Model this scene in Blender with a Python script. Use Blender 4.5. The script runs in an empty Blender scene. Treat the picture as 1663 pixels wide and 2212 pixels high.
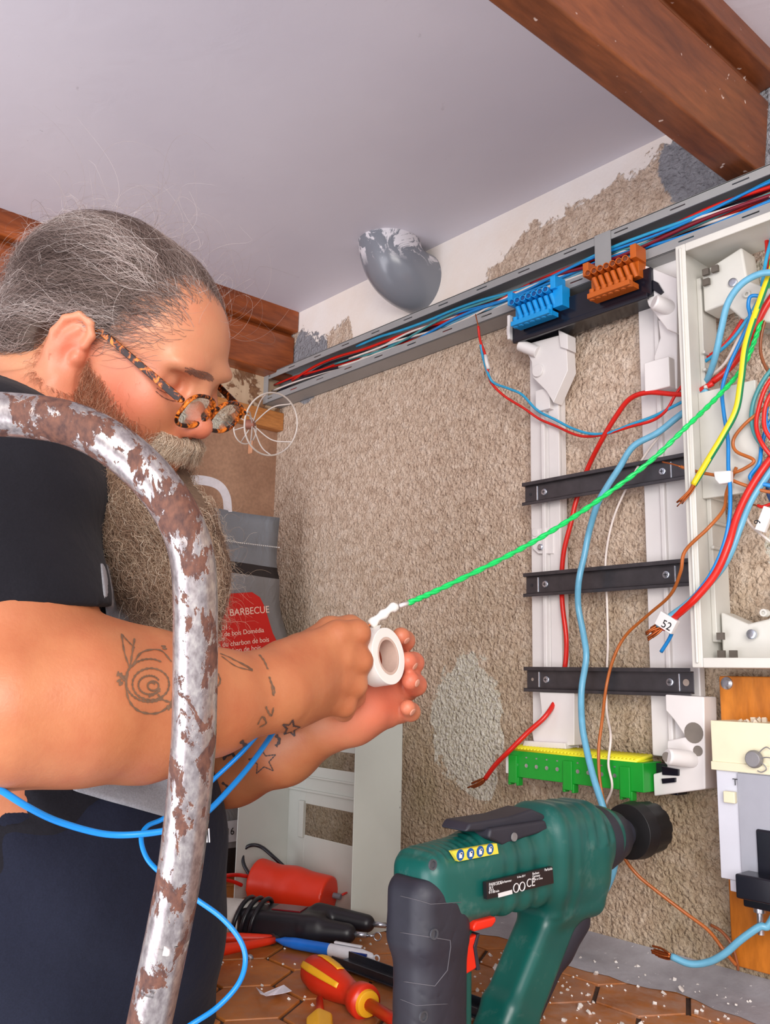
import bpy, bmesh, math, random
import numpy as np
from mathutils import Vector, Matrix, Euler
from mathutils.bvhtree import BVHTree
SC=bpy.context.scene; COL=SC.collection
# ------------------------------------------------------------------ camera
FOC=1922.24; YAW,PITCH,ROLL=.84819,.18356,.021958
_cy,_sy,_cp,_sp,_cr,_sr=math.cos(YAW),math.sin(YAW),math.cos(PITCH),math.sin(PITCH),math.cos(ROLL),math.sin(ROLL)
_f=np.array([-_sy,_cy,0.]);_r=np.array([_cy,_sy,0.]);_u=np.array([0,0,1.])
FW=_cp*_f+_sp*_u;_u2=-_sp*_f+_cp*_u
RR=_cr*_r+_sr*_u2;UU=-_sr*_r+_cr*_u2
cam=bpy.data.cameras.new('camera');camo=bpy.data.objects.new('camera',cam);COL.objects.link(camo)
camo.matrix_world=Matrix(((RR[0],UU[0],-FW[0],0),(RR[1],UU[1],-FW[1],0),(RR[2],UU[2],-FW[2],0),(0,0,0,1)))
cam.sensor_fit='VERTICAL';cam.sensor_height=24;cam.sensor_width=24*1663/2212;cam.lens=FOC/2212*24;cam.clip_start=.02
SC.camera=camo
# ------------------------------------------------------------------ light
SC.view_settings.view_transform='Standard';SC.view_settings.look='None';SC.view_settings.gamma=1;SC.view_settings.use_curve_mapping=False
SC.view_settings.exposure=0.42
wd=bpy.data.worlds.new('world');SC.world=wd;wd.use_nodes=True
wd.node_tree.nodes['Background'].inputs[0].default_value=(.93,.92,1.0,1);wd.node_tree.nodes['Background'].inputs[1].default_value=.75
def area(name,loc,target,sx,sy,energy,col):
    l=bpy.data.lights.new(name,'AREA');l.shape='RECTANGLE';l.size=sx;l.size_y=sy;l.energy=energy;l.color=col
    o=bpy.data.objects.new(name,l);COL.objects.link(o);o.location=loc
    o.rotation_euler=(Vector(target)-Vector(loc)).to_track_quat('-Z','Y').to_euler()
area('window_daylight',(1.1,-.9,.55),(-.8,.7,.1),1.3,1.3,46,(1,.95,.90))
area('ceiling_fill',(-.7,-1.5,-.5),(-1.0,.6,.74),1.4,1.4,26,(.94,.93,1))  # added fill lamp, low and tilted up to brighten the ceiling; no real doorway
# ------------------------------------------------------------------ geometry frame
W=1.018; Z0=-.338; ZC=.745          # main wall plane y, worktop z, ceiling z
def ray(px,py): return FW+RR*(px-831.5)/FOC-UU*(py-1106)/FOC
def atY(px,py,Y): d=ray(px,py);return Vector(d*Y/d[1])
def atX(px,py,X): d=ray(px,py);return Vector(d*X/d[0])
def atZ(px,py,Z): d=ray(px,py);return Vector(d*Z/d[2])
def off(px,py,o): return atY(px,py,W-o)
def P(px,py,t): return Vector(ray(px,py)*t)
random.seed(7);NR=np.random.default_rng(5)
# ------------------------------------------------------------------ materials
MATS={}
def newmat(name):
    m=bpy.data.materials.new(name);m.use_nodes=True;return m,m.node_tree.nodes,m.node_tree.links,m.node_tree.nodes['Principled BSDF']
def lin(c): return tuple((x/12.92 if x<=.04045 else ((x+.055)/1.055)**2.4) for x in [v/255 for v in c])+(1,)
def ramp(N,L,src,stops,interp='LINEAR'):
    r=N.new('ShaderNodeValToRGB');r.color_ramp.interpolation=interp
    while len(r.color_ramp.elements)<len(stops): r.color_ramp.elements.new(.5)
    for e,(p,c) in zip(r.color_ramp.elements,stops): e.position=p;e.color=c if len(c)==4 else (*c,1)
    L.new(src,r.inputs[0]);return r.outputs[0]
def noise(N,L,scale,detail=4,rough=.5,vec=None,dist=0):
    n=N.new('ShaderNodeTexNoise');n.inputs['Scale'].default_value=scale;n.inputs['Detail'].default_value=detail;n.inputs['Roughness'].default_value=rough;n.inputs['Distortion'].default_value=dist
    if vec is not None: L.new(vec,n.inputs['Vector'])
    return n.outputs[0]
def coord(N,L,kind='Object',scale=None):
    t=N.new('ShaderNodeTexCoord');o=t.outputs[kind]
    if scale:
        m=N.new('ShaderNodeMapping');m.inputs['Scale'].default_value=scale;L.new(o,m.inputs[0]);o=m.outputs[0]
    return o
def mix(N,L,f,a,b,mode='MIX'):
    m=N.new('ShaderNodeMix');m.data_type='RGBA';m.blend_type=mode
    for s,v in ((m.inputs[0],f),(m.inputs[6],a),(m.inputs[7],b)):
        if hasattr(v,'is_linked') or hasattr(v,'links'): L.new(v,s)
        else: s.default_value=v
    return m.outputs[2]
def math_(N,L,op,a,b=None,c=None,clamp=False):
    m=N.new('ShaderNodeMath');m.operation=op;m.use_clamp=clamp
    for s,v in zip(m.inputs,(a,b,c)):
        if v is None: continue
        if hasattr(v,'links'): L.new(v,s)
        else: s.default_value=v
    return m.outputs[0]
def bump(N,L,b,h,strength=.3,dist=.001,prev=None):
    n=N.new('ShaderNodeBump');n.inputs['Strength'].default_value=strength;n.inputs['Distance'].default_value=dist
    L.new(h,n.inputs['Height'])
    if prev is not None: L.new(prev,n.inputs['Normal'])
    if b is not None: L.new(n.outputs[0],b.inputs['Normal'])
    return n.outputs[0]
def plain(name,rgb,rough=.45,metal=0,var=.12,scale=40,bmp=.05,coat=0,sss=0,trans=0,spec=.5):
    """solid colour with gentle procedural wear"""
    if name in MATS: return MATS[name]
    m,N,L,b=newmat(name);c=lin(rgb);co=coord(N,L)
    n=noise(N,L,scale,5,.6,co)
    lo=tuple(x*(1-var) for x in c[:3])+(1,);hi=tuple(min(1,x*(1+var)) for x in c[:3])+(1,)
    L.new(ramp(N,L,n,[(.3,lo),(.7,hi)]),b.inputs['Base Color'])
    b.inputs['Roughness'].default_value=rough;b.inputs['Metallic'].default_value=metal;b.inputs['Coat Weight'].default_value=coat
    b.inputs['Specular IOR Level'].default_value=spec
    if sss: b.inputs['Subsurface Weight'].default_value=sss;b.inputs['Subsurface Radius'].default_value=(.01,.004,.002)
    if trans: b.inputs['Transmission Weight'].default_value=trans
    if bmp: bump(N,L,b,noise(N,L,scale*8,3,.5,co),bmp,.0005)
    MATS[name]=m;return m
def wood(name,c1,c2,scale,axis=(1,1,8),rough=.45,specks=False):
    if name in MATS: return MATS[name]
    m,N,L,b=newmat(name);co=coord(N,L,'Object',tuple(scale*a for a in axis))
    n=noise(N,L,1,8,.62,co,.8);co2=coord(N,L,'Object',tuple(scale*6*a for a in axis));n2=noise(N,L,1,4,.6,co2)
    col=ramp(N,L,n,[(.3,lin(c1)),(.7,lin(c2))])
    col=mix(N,L,.5,col,ramp(N,L,n2,[(.35,(.55,.5,.45)),(.65,(1.1,1.08,1.05))]),'MULTIPLY')
    if specks:
        s=noise(N,L,70,2,.5,coord(N,L,'Object'));col=mix(N,L,ramp(N,L,s,[(.70,(0,0,0)),(.74,(1,1,1))]),col,lin((205,185,175)))
    L.new(col,b.inputs['Base Color']);b.inputs['Roughness'].default_value=rough
    bump(N,L,b,n2,.25,.001);MATS[name]=m;return m
# ------------------------------------------------------------------ objects
def tag(o,label=None,cat=None,group=None,kind=None):
    if label:o['label']=label
    if cat:o['category']=cat
    if group:o['group']=group
    if kind:o['kind']=kind
    return o
def thing(name,loc,label,cat,group=None):
    o=bpy.data.objects.new(name,None);COL.objects.link(o);o.location=loc;o.empty_display_size=.02
    return tag(o,label,cat,group)
def wloc(o):
    v=Vector((0,0,0))
    while o: v+=o.location;o=o.parent
    return v
def link(name,me,mat,parent=None,smooth=True,origin=None):
    """mesh data in world coordinates -> object whose origin sits on the mesh"""
    o=bpy.data.objects.new(name,me);COL.objects.link(o)
    if origin is None:
        n=len(me.vertices);a=np.empty(n*3,np.float32);me.vertices.foreach_get('co',a);a=a.reshape(-1,3)
        origin=Vector((a.min(0)+a.max(0))/2)
    base=wloc(parent) if parent else Vector((0,0,0))
    me.transform(Matrix.Translation(-Vector(origin)));o.location=Vector(origin)-base
    if parent:o.parent=parent
    for mm in (mat if isinstance(mat,(list,tuple)) else [mat]): me.materials.append(mm)
    if smooth:
        me.polygons.foreach_set('use_smooth',[True]*len(me.polygons))
    me.update();return o
class MB:
    """collects shapes (world coordinates) into one mesh"""
    def __init__(s): s.v=[];s.f=[];s.mi=[]
    def add(s,v,f,mi=0):
        k=len(s.v);s.v+=[tuple(x) for x in v];s.f+=[tuple(i+k for i in q) for q in f];s.mi+=[mi]*len(f);return s
    def box(s,c,h,M=None,mi=0,taper=1):
        vs=[]
        for z in (-1,1):
            t=taper if z>0 else 1
            for x,y in ((-1,-1),(1,-1),(1,1),(-1,1)):
                p=Vector((x*h[0]*t,y*h[1]*t,z*h[2]));p=(M@p if M else p)+Vector(c);vs.append(p)
        return s.add(vs,[(3,2,1,0),(4,5,6,7),(0,1,5,4),(1,2,6,5),(2,3,7,6),(3,0,4,7)],mi)
    def bb(s,a,b,mi=0):
        a=Vector(a);b=Vector(b);return s.box((a+b)/2,[abs(x)/2 for x in (b-a)],None,mi)
    def prism(s,pts,d,mi=0):
        """pts: 3d polygon, d: extrusion vector"""
        n=len(pts);d=Vector(d);v=[Vector(p) for p in pts];v2=[p+d for p in v]
        nrm=sum(((v[i]-v[0]).cross(v[(i+1)%n]-v[0]) for i in range(1,n-1)),Vector())
        fr=list(range(n));
        if nrm.dot(d)>0: fr=fr[::-1]
        f=[tuple(fr),tuple(x+n for x in fr[::-1])]
        for i in range(n):
            a,b=fr[i],fr[(i+1)%n];f.append((b,a,a+n,b+n))
        return s.add(v+v2,f,mi)
    def tube(s,pts,r,seg=8,mi=0,cap=True,rf=None,flat=None):
        pts=[Vector(p) for p in pts];n=len(pts);rings=[];up=Vector((.3,.2,1)).normalized();prev=None
        v=[]
        for i,p in enumerate(pts):
            t=(pts[min(i+1,n-1)]-pts[max(i-1,0)]).normalized()
            if prev is None: a=t.cross(up).normalized()
            else: a=(prev-t*prev.dot(t)).normalized()
            prev=a;b=t.cross(a);rr=rf(i/(n-1)) if rf else (r[i] if isinstance(r,(list,tuple)) else r)
            for k in range(seg):
                q=2*math.pi*k/seg;v.append(p+a*math.cos(q)*rr+b*math.sin(q)*rr*(flat or 1))
        f=[(i*seg+k,i*seg+(k+1)%seg,(i+1)*seg+(k+1)%seg,(i+1)*seg+k) for i in range(n-1) for k in range(seg)]
        if cap: f+=[tuple(range(seg))[::-1],tuple((n-1)*seg+k for k in range(seg))]
        return s.add(v,f,mi)
    def lathe(s,o,ax,prof,seg=24,mi=0,ref=None,star=None):
        """prof: list of (distance along axis, radius)"""
        ax=Vector(ax).normalized();a=ax.orthogonal().normalized() if ref is None else Vector(ref);b=ax.cross(a);v=[]
        for d,r in prof:
            for k in range(seg):
                q=2*math.pi*k/seg;rr=r*(star(k,d) if star else 1);v.append(Vector(o)+ax*d+a*math.cos(q)*rr+b*math.sin(q)*rr)
        n=len(prof);f=[(i*seg+k,i*seg+(k+1)%seg,(i+1)*seg+(k+1)%seg,(i+1)*seg+k) for i in range(n-1) for k in range(seg)]
        f+=[tuple(range(seg))[::-1],tuple((n-1)*seg+k for k in range(seg))]
        return s.add(v,f,mi)
    def build(s,name,mat,parent=None,bev=0,smooth=False,origin=None,seg=2,ang=35):
        me=bpy.data.meshes.new(name);me.from_pydata(s.v,[],s.f);me.update()
        o=link(name,me,mat,parent,smooth,origin)
        me.polygons.foreach_set('material_index',s.mi)
        if bev:
            b=o.modifiers.new('b','BEVEL');b.width=bev;b.segments=seg;b.limit_method='ANGLE';b.angle_limit=math.radians(ang)
            me.polygons.foreach_set('use_smooth',[True]*len(me.polygons));b.harden_normals=False
            o.modifiers.new('w','WEIGHTED_NORMAL')
        return o
def spline(pts,per=8):
    pts=[Vector(p) for p in pts];n=len(pts)
    if n<3: return [pts[0].lerp(pts[-1],i/per) for i in range(per+1)]
    out=[]
    for i in range(n-1):
        p0=pts[i-1] if i else pts[0]*2-pts[1];p1=pts[i];p2=pts[i+1];p3=pts[i+2] if i+2<n else pts[-1]*2-pts[-2]
        for k in range(per):
            t=k/per;out.append(.5*((2*p1)+(p2-p0)*t+(2*p0-5*p1+4*p2-p3)*t*t+(3*p1-p0-3*p2+p3)*t**3))
    out.append(pts[-1]);return out
def text(body,loc,xdir,ydir,size,mat,parent,name='lettering'):
    c=bpy.data.curves.new('t','FONT');c.body=body;c.size=size;c.extrude=.0001
    t=bpy.data.objects.new('t',c);COL.objects.link(t);bpy.context.view_layer.update()
    me=bpy.data.meshes.new_from_object(t.evaluated_get(bpy.context.evaluated_depsgraph_get()));bpy.data.objects.remove(t)
    x=Vector(xdir).normalized();y=Vector(ydir);y=(y-x*y.dot(x)).normalized();z=x.cross(y);l=Vector(loc)
    me.transform(Matrix(((x[0],y[0],z[0],l[0]),(x[1],y[1],z[1],l[1]),(x[2],y[2],z[2],l[2]),(0,0,0,1))));me.name=name;me.materials.clear()
    return link(name,me,mat,parent,False)
YV=Vector((0,1,0))
M_cop=plain('copper',(196,110,60),.3,.9,.2,200,0)
M_scr=plain('zinc_screw',(190,195,205),.3,.9,.2,200,.05)
# ================================================================== SETTING
def wall_material():
    m,N,L,b=newmat('roughcast');g=N.new('ShaderNodeNewGeometry');pos=g.outputs['Position']
    sep=N.new('ShaderNodeSeparateXYZ');L.new(pos,sep.inputs[0]);X,Z=sep.outputs[0],sep.outputs[2]
    big=noise(N,L,5,4,.6,pos);med=noise(N,L,60,5,.6,pos,.4);fine=noise(N,L,230,4,.6,pos,.3)
    v=N.new('ShaderNodeTexVoronoi');v.inputs['Scale'].default_value=150;v.feature='F1'
    dn=N.new('ShaderNodeTexNoise');dn.inputs['Scale'].default_value=90;L.new(pos,dn.inputs['Vector'])
    vm=N.new('ShaderNodeVectorMath');vm.operation='MULTIPLY_ADD';vm.inputs[1].default_value=(.012,.012,.012);L.new(dn.outputs['Color'],vm.inputs[0]);L.new(pos,vm.inputs[2])
    L.new(vm.outputs[0],v.inputs['Vector'])
    ve=N.new('ShaderNodeTexVoronoi');ve.inputs['Scale'].default_value=120;ve.feature='DISTANCE_TO_EDGE';L.new(vm.outputs[0],ve.inputs['Vector'])
    base=ramp(N,L,med,[(.25,lin((186,158,136))),(.5,lin((220,196,174))),(.78,lin((242,224,206)))])
    stain=math_(N,L,'MULTIPLY',ramp(N,L,big,[(.40,(0,0,0)),(.72,(1,1,1))]),.55)
    # greener grime low down on the wall
    low=N.new('ShaderNodeMapRange');low.inputs[1].default_value=.30;low.inputs[2].default_value=-.12;L.new(Z,low.inputs[0])
    base=mix(N,L,math_(N,L,'MULTIPLY',low.outputs[0],math_(N,L,'ADD',stain,.30)),base,lin((148,134,98)))
    pits=ramp(N,L,ve.outputs['Distance'],[(.0,(.42,.36,.31)),(.10,(1,1,1))])
    base=mix(N,L,ramp(N,L,fine,[(.44,(0,0,0)),(.62,(.85,.85,.85))]),base,mix(N,L,1,base,pits,'MULTIPLY'))
    rag=math_(N,L,'MULTIPLY',math_(N,L,'SUBTRACT',noise(N,L,26,7,.72,pos,.6),.5),.11)
    # smooth white filler band under the ceiling, its lower edge given per x
    fc=N.new('ShaderNodeFloatCurve');mr=N.new('ShaderNodeMapRange');mr.inputs[1].default_value=-1.5;mr.inputs[2].default_value=-.4;L.new(X,mr.inputs[0]);L.new(mr.outputs[0],fc.inputs['Value'])
    c=fc.mapping.curves[0];kn=[(-1.5,.69),(-1.44,.70),(-1.34,.665),(-1.27,.68),(-1.245,.60),(-.99,.59),(-.94,.62),(-.90,.665),(-.81,.70),(-.70,.700),(-.62,.705),(-.575,.73),(-.53,.775),(-.4,.80)]
    while len(c.points)<len(kn): c.points.new(.5,.5)
    for p_,(x_,z_) in zip(c.points,kn): p_.location=((x_+1.5)/1.1,(z_-.5)/.4);p_.handle_type='VECTOR'
    fc.mapping.update()
    thr=math_(N,L,'MULTIPLY_ADD',fc.outputs[0],.4,.5)
    band=math_(N,L,'MULTIPLY',math_(N,L,'SUBTRACT',math_(N,L,'ADD',Z,rag),thr),220,clamp=True)
    # white patches (ellipses with ragged edge): x,z,rx,rz
    def patch(x,z,rx,rz,amp=5.0):
        a=math_(N,L,'POWER',math_(N,L,'ABSOLUTE',math_(N,L,'DIVIDE',math_(N,L,'SUBTRACT',X,x),rx)),2);d=math_(N,L,'POWER',math_(N,L,'ABSOLUTE',math_(N,L,'DIVIDE',math_(N,L,'SUBTRACT',Z,z),rz)),2)
        return math_(N,L,'MULTIPLY',math_(N,L,'SUBTRACT',math_(N,L,'MULTIPLY_ADD',rag,amp*4,1.0),math_(N,L,'ADD',a,d)),14,clamp=True)
    pt=patch(-.955,-.065,.075,.10)
    for q in ((-.435,.47,.075,.055),(-.43,.165,.05,.045),(-.475,.33,.02,.02),(-.93,-.14,.035,.04)): pt=math_(N,L,'MAXIMUM',pt,patch(*q))
    gp=math_(N,L,'MAXIMUM',patch(-1.40,.63,.062,.09,1.5),patch(-.50,.70,.10,.095,1.5))
    col=mix(N,L,gp,base,mix(N,L,ramp(N,L,med,[(.3,(0,0,0)),(.7,(1,1,1))]),lin((138,138,142)),lin((165,165,170))))
    col=mix(N,L,math_(N,L,'MULTIPLY',pt,.85),col,mix(N,L,ramp(N,L,fine,[(.35,(0,0,0)),(.6,(1,1,1))]),lin((190,184,160)),lin((226,224,212))))
    col=mix(N,L,band,col,mix(N,L,ramp(N,L,big,[(.3,(0,0,0)),(.7,(1,1,1))]),lin((242,237,232)),lin((236,222,208))))
    L.new(col,b.inputs['Base Color']);b.inputs['Roughness'].default_value=.85;b.inputs['Specular IOR Level'].default_value=.25
    h=math_(N,L,'MULTIPLY_ADD',ramp(N,L,v.outputs['Distance'],[(0,(1,1,1)),(.7,(0,0,0))]),.6,math_(N,L,'MULTIPLY',fine,.9))
    h=math_(N,L,'ADD',h,math_(N,L,'MULTIPLY',med,.8))
    sm=math_(N,L,'SUBTRACT',1,math_(N,L,'MULTIPLY',band,.93));h=math_(N,L,'MULTIPLY',h,sm)
    h=math_(N,L,'ADD',h,math_(N,L,'MULTIPLY',band,.9))
    bump(N,L,b,h,.95,.006);return m
M_wall=wall_material()
MB().bb((-1.56,W,Z0-.02),(.9,W+.1,ZC+.12)).build('wall_back',M_wall)['kind']='structure'
def ceil_mat():
    m,N,L,b=newmat('ceiling_paint');co=coord(N,L)
    n=noise(N,L,3,4,.5,co);sp=noise(N,L,45,3,.7,co,.5);ms=noise(N,L,6,3,.5,co)
    col=ramp(N,L,n,[(.3,lin((206,203,213))),(.7,lin((216,213,221)))])
    dots=math_(N,L,'MULTIPLY',ramp(N,L,sp,[(.68,(0,0,0)),(.78,(1,1,1))]),ramp(N,L,ms,[(.5,(0,0,0)),(.62,(.55,.55,.55))]))
    col=mix(N,L,dots,col,lin((140,132,138)))
    L.new(col,b.inputs['Base Color']);b.inputs['Roughness'].default_value=.6;bump(N,L,b,noise(N,L,18,4,.5,co,1.5),.25,.002);return m
M_ceil=ceil_mat()
MB().bb((-1.56,-.35,ZC),(-.47,W,ZC+.1)).build('ceiling',M_ceil)['kind']='structure'
MB().bb((-.45,-.35,.773),(.9,W,.88)).build('ceiling.001',M_ceil)['kind']='structure'
# left wall: hardboard, plywood strip
def board_mat():
    m,N,L,b=newmat('hardboard');co=coord(N,L);n=noise(N,L,9,6,.6,co);f=noise(N,L,160,3,.5,co);t=noise(N,L,30,3,.5,coord(N,L,'Object',(1,1,.5)))
    col=ramp(N,L,n,[(.3,lin((150,112,88))),(.7,lin((186,146,118)))])
    col=mix(N,L,.35,col,ramp(N,L,f,[(.4,(.7,.7,.7)),(.6,(1.1,1.1,1.1))]),'MULTIPLY')
    col=mix(N,L,ramp(N,L,t,[(.74,(0,0,0)),(.78,(1,1,1))]),col,lin((60,40,32)))
    L.new(col,b.inputs['Base Color']);b.inputs['Roughness'].default_value=.7;return m
def ply_mat():
    m,N,L,b=newmat('torn_plywood');co=coord(N,L,'Object',(1,1,1));n=noise(N,L,14,6,.65,co,.6);g=noise(N,L,1,4,.6,coord(N,L,'Object',(40,40,6)))
    col=ramp(N,L,n,[(.40,lin((150,112,80))),(.46,lin((120,82,56))),(.50,lin((206,180,150)))])
    col=mix(N,L,.4,col,ramp(N,L,g,[(.4,(.75,.7,.65)),(.6,(1.1,1.1,1.1))]),'MULTIPLY')
    L.new(col,b.inputs['Base Color']);b.inputs['Roughness'].default_value=.8;return m
M_beam=wood('dark_beam_wood',(96,50,26),(140,78,42),9,(3,.5,3),.38,True)
M_beamL=wood('red_beam_wood',(116,56,26),(176,92,44),9,(3,.5,3),.32)
MB().bb((-1.56,-.2,Z0-.02),(-1.50,W,.60)).build('wall_left',board_mat())['kind']='structure'
MB().bb((-1.50,.30,.535),(-1.494,W,.62)).build('trim_1',ply_mat(),bev=.001)['kind']='structure'
b=MB();b.bb((-1.56,-.2,.607),(-1.45,W,.693));b.bb((-1.56,-.2,.70),(-1.438,W,ZC+.01));b.bb((-1.56,-.2,.69),(-1.46,W,.703))
b.build('trim_2',M_beamL,bev=.004)['kind']='structure'
MB().bb((-1.50,.30,.497),(-1.478,W,.535)).build('trim_3',wood('orange_batten_wood',(176,112,56),(208,142,80),14,(3,.5,3),.5),bev=.002)['kind']='structure'
MB().bb((-1.50,.30,Z0),(-1.488,.815,.497)).build('trim_4',wood('brown_panel_wood',(112,66,42),(150,94,62),9,(2,2,.6),.6),bev=.002)['kind']='structure'
# big ceiling beam
b=MB();b.prism([Vector((x,-.35,z)) for x,z in ((-.492,.624),(-.452,.624),(-.441,.722),(-.452,.724),(-.452,.739),(-.424,.741),(-.424,.86),(-.492,.86))],(0,W+.35,0))
b.build('ceiling_beam',M_beam,bev=.003);tag(bpy.data.objects['ceiling_beam'],'dark brown wooden ceiling beam speckled with plaster running into the rough wall','beam')
# worktop with hexagonal tiles
M_grout=plain('dark_grout',(70,50,40),.9,0,.3,60,.3)
def tile_mat():
    m,N,L,b=newmat('terracotta_tile');g=N.new('ShaderNodeNewGeometry');p=g.outputs['Position'];n=noise(N,L,9,6,.6,p);f=noise(N,L,90,4,.6,p)
    col=ramp(N,L,n,[(.3,lin((150,84,34))),(.55,lin((186,112,50))),(.75,lin((205,132,66)))])
    col=mix(N,L,.3,col,ramp(N,L,f,[(.4,(.7,.7,.7)),(.6,(1.1,1.1,1.1))]),'MULTIPLY')
    sep=N.new('ShaderNodeSeparateXYZ');L.new(p,sep.inputs[0]);mr=N.new('ShaderNodeMapRange');mr.inputs[1].default_value=-.86;mr.inputs[2].default_value=-.60;L.new(sep.outputs[0],mr.inputs[0])
    d=math_(N,L,'MULTIPLY',mr.outputs[0],ramp(N,L,noise(N,L,22,6,.7,p),[(.38,(0,0,0)),(.62,(1,1,1))]))
    col=mix(N,L,math_(N,L,'MULTIPLY',d,.8),col,lin((176,140,122)))
    L.new(col,b.inputs['Base Color']);L.new(ramp(N,L,f,[(.3,(.3,.3,.3)),(.7,(.55,.55,.55))]),b.inputs['Roughness']);bump(N,L,b,n,.3,.002);return m
root=thing('worktop',(-.9,.7,Z0),'terracotta hexagon tiled worktop along the rough wall','worktop')
YF=.44
MB().bb((-1.498,YF,Z0-.05),(.9,W-.001,Z0-.003)).build('slab',M_grout,root)
b=MB();s=.056;k=0
for i in range(-18,24):
    for j in range(-5,9):
        cx=-.93+i*s*1.5;cy=.62+(j+.5*(i%2))*s*math.sqrt(3)
        pts=[]
        for q in range(6):
            a=q*math.pi/3;pts.append(Vector((cx+math.cos(a)*(s-.0028),cy+math.sin(a)*(s-.0028),Z0-.006)))
        pts=[Vector((min(max(p.x,-1.497),.89),min(max(p.y,YF+.001),W-.002),p.z)) for p in pts]
        if max(p.x for p in pts)-min(p.x for p in pts)<.01 or max(p.y for p in pts)-min(p.y for p in pts)<.01: continue
        b.prism(pts,(0,0,.006))
b.build('tile_surface',tile_mat(),root,bev=.0012)
def cement_mat():
    m,N,L,b=newmat('grey_cement');g=N.new('ShaderNodeNewGeometry');p=g.outputs['Position'];n=noise(N,L,12,6,.65,p);f=noise(N,L,120,3,.6,p)
    col=ramp(N,L,n,[(.3,lin((138,134,138))),(.7,lin((176,174,180)))]);col=mix(N,L,ramp(N,L,f,[(.68,(0,0,0)),(.72,(1,1,1))]),col,lin((215,212,212)))
    L.new(col,b.inputs['Base Color']);b.inputs['Roughness'].default_value=.8;bump(N,L,b,f,.5,.001);return m
b=MB();n=60;v=[];f=[]
for i in range(n+1):
    x=-.98+i*(1.6/n);w=.062+.010*math.sin(i*.7)+.006*math.sin(i*1.9+1)+.02*min(1,max(0,(x+.85)*2))
    v+=[(x,W-w,Z0+.0005),(x,W-w+.012,Z0+.004),(x,W-.02,Z0+.010+.002*math.sin(i*1.3)),(x,W-.0005,Z0+.022)]
f=[(i*4+k,i*4+4+k,i*4+5+k,i*4+1+k) for i in range(n) for k in range(3)]
b.add(v,f);b.build('baseboard_back',cement_mat(),smooth=True)['kind']='structure'
# ================================================================== PIPE DOME
def pipe_mat():
    m,N,L,b=newmat('grey_pvc_smeared');co=coord(N,L);n=noise(N,L,45,6,.7,coord(N,L,'Object',(1,.5,.6)),1.0);g=N.new('ShaderNodeNewGeometry');s=N.new('ShaderNodeSeparateXYZ');L.new(g.outputs['Position'],s.inputs[0])
    mr=N.new('ShaderNodeMapRange');mr.inputs[1].default_value=.65;mr.inputs[2].default_value=.745;L.new(s.outputs[2],mr.inputs[0])
    f=math_(N,L,'MULTIPLY',ramp(N,L,n,[(.50,(0,0,0)),(.54,(1,1,1))]),ramp(N,L,mr.outputs[0],[(.45,(0,0,0)),(.7,(1,1,1))]))
    col=mix(N,L,f,lin((128,132,140)),lin((225,222,226)))
    L.new(col,b.inputs['Base Color']);b.inputs['Roughness'].default_value=.22;return m
b=MB()
# bent waste pipe: comes down out of the ceiling, turns into the wall
pts=[Vector((-1.085,.950,.83)),Vector((-1.085,.950,.765)),Vector((-1.083,.953,.735)),Vector((-1.080,.964,.708)),Vector((-1.077,.985,.693)),Vector((-1.075,1.01,.688)),Vector((-1.074,1.07,.686))]
b.tube(spline(pts,6),.054,44)
o=b.build('waste_pipe',pipe_mat(),smooth=True);tag(o,'glossy grey plastic waste pipe bulging through ceiling corner with white filler smears','pipe')
# ================================================================== TRUNKING
M_gry=plain('grey_trunking',(150,150,150),.4,0,.06,20,.03)
M_gryd=plain('grey_trunking_inside',(120,120,126),.5,0,.1,20,.03)
tr=thing('cable_trunking',(-1.0,W,.57),'long grey slotted cable trunking without lid, full of wires, fixed to wall','cable trunking')
tx0,tx1=-1.525,-.36;zt,zb=.612,.548;yf=W-.042
b=MB()
b.bb((tx0,W-.002,zb),(tx1,W,zt))
b.bb((tx0,yf,zt-.0018),(tx1,W,zt));b.bb((tx0,yf,zb),(tx1,W,zb+.0018))
b.build('channel',M_gry,tr,bev=.0004)
# front returns with the retaining slots really cut out
lip=MB()
x=tx0
def lipstrip(z0,z1,sz,ph):
    xs=tx0;k=0
    while xs<tx1:
        xe=min(xs+.085,tx1);s0=min(xs+.03+ph,xe);s1=min(s0+.022,xe)
        lip.bb((xs,yf,z0),(s0,yf+.0016,z1))
        if s1>s0:
            lip.bb((s0,yf,z0),(s1,yf+.0016,sz-.001));lip.bb((s0,yf,sz+.001),(s1,yf+.0016,z1))
        if xe>s1: lip.bb((s1,yf,z0),(xe,yf+.0016,z1))
        xs=xe
lipstrip(zt-.013,zt,zt-.0068,0);lip.build('slotted_edge',M_gry,tr);lip=MB();lipstrip(zb,zb+.015,zb+.009,.01);lip.build('slotted_edge',M_gry,tr)
e=MB();e.bb((tx0-.001,yf-.0015,zb-.001),(tx0+.022,yf+.0002,zt+.001));e.bb((tx0+.03,yf-.0015,zb),(tx0+.047,yf,zt));e.bb((tx0-.001,yf-.0015,zb-.001),(tx0,W,zt+.001))
e.build('end_bracket',M_gry,tr,bev=.0004)
cl=MB();q0=off(1287,530,.042).x;cl.bb((q0-.001,yf-.002,zb-.004),(q0+.025,yf-.0002,zt));cl.build('retaining_clip',M_gry,tr,bev=.0004)
WC={'red':(206,32,22),'sky blue':(48,156,200),'pale blue':(104,170,200),'grey blue':(98,136,152),'blue':(24,128,200),'white':(226,214,206),'black':(32,32,44),'brown':(140,78,44),'orange brown':(176,96,40),'dark red':(120,24,40),'teal':(74,146,150),'slate grey':(96,102,112),'dark blue':(40,66,110)}
def wmat(c): return plain('insulation_'+c.replace(' ','_'),WC[c],.33,0,.10,60,.03)
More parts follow.
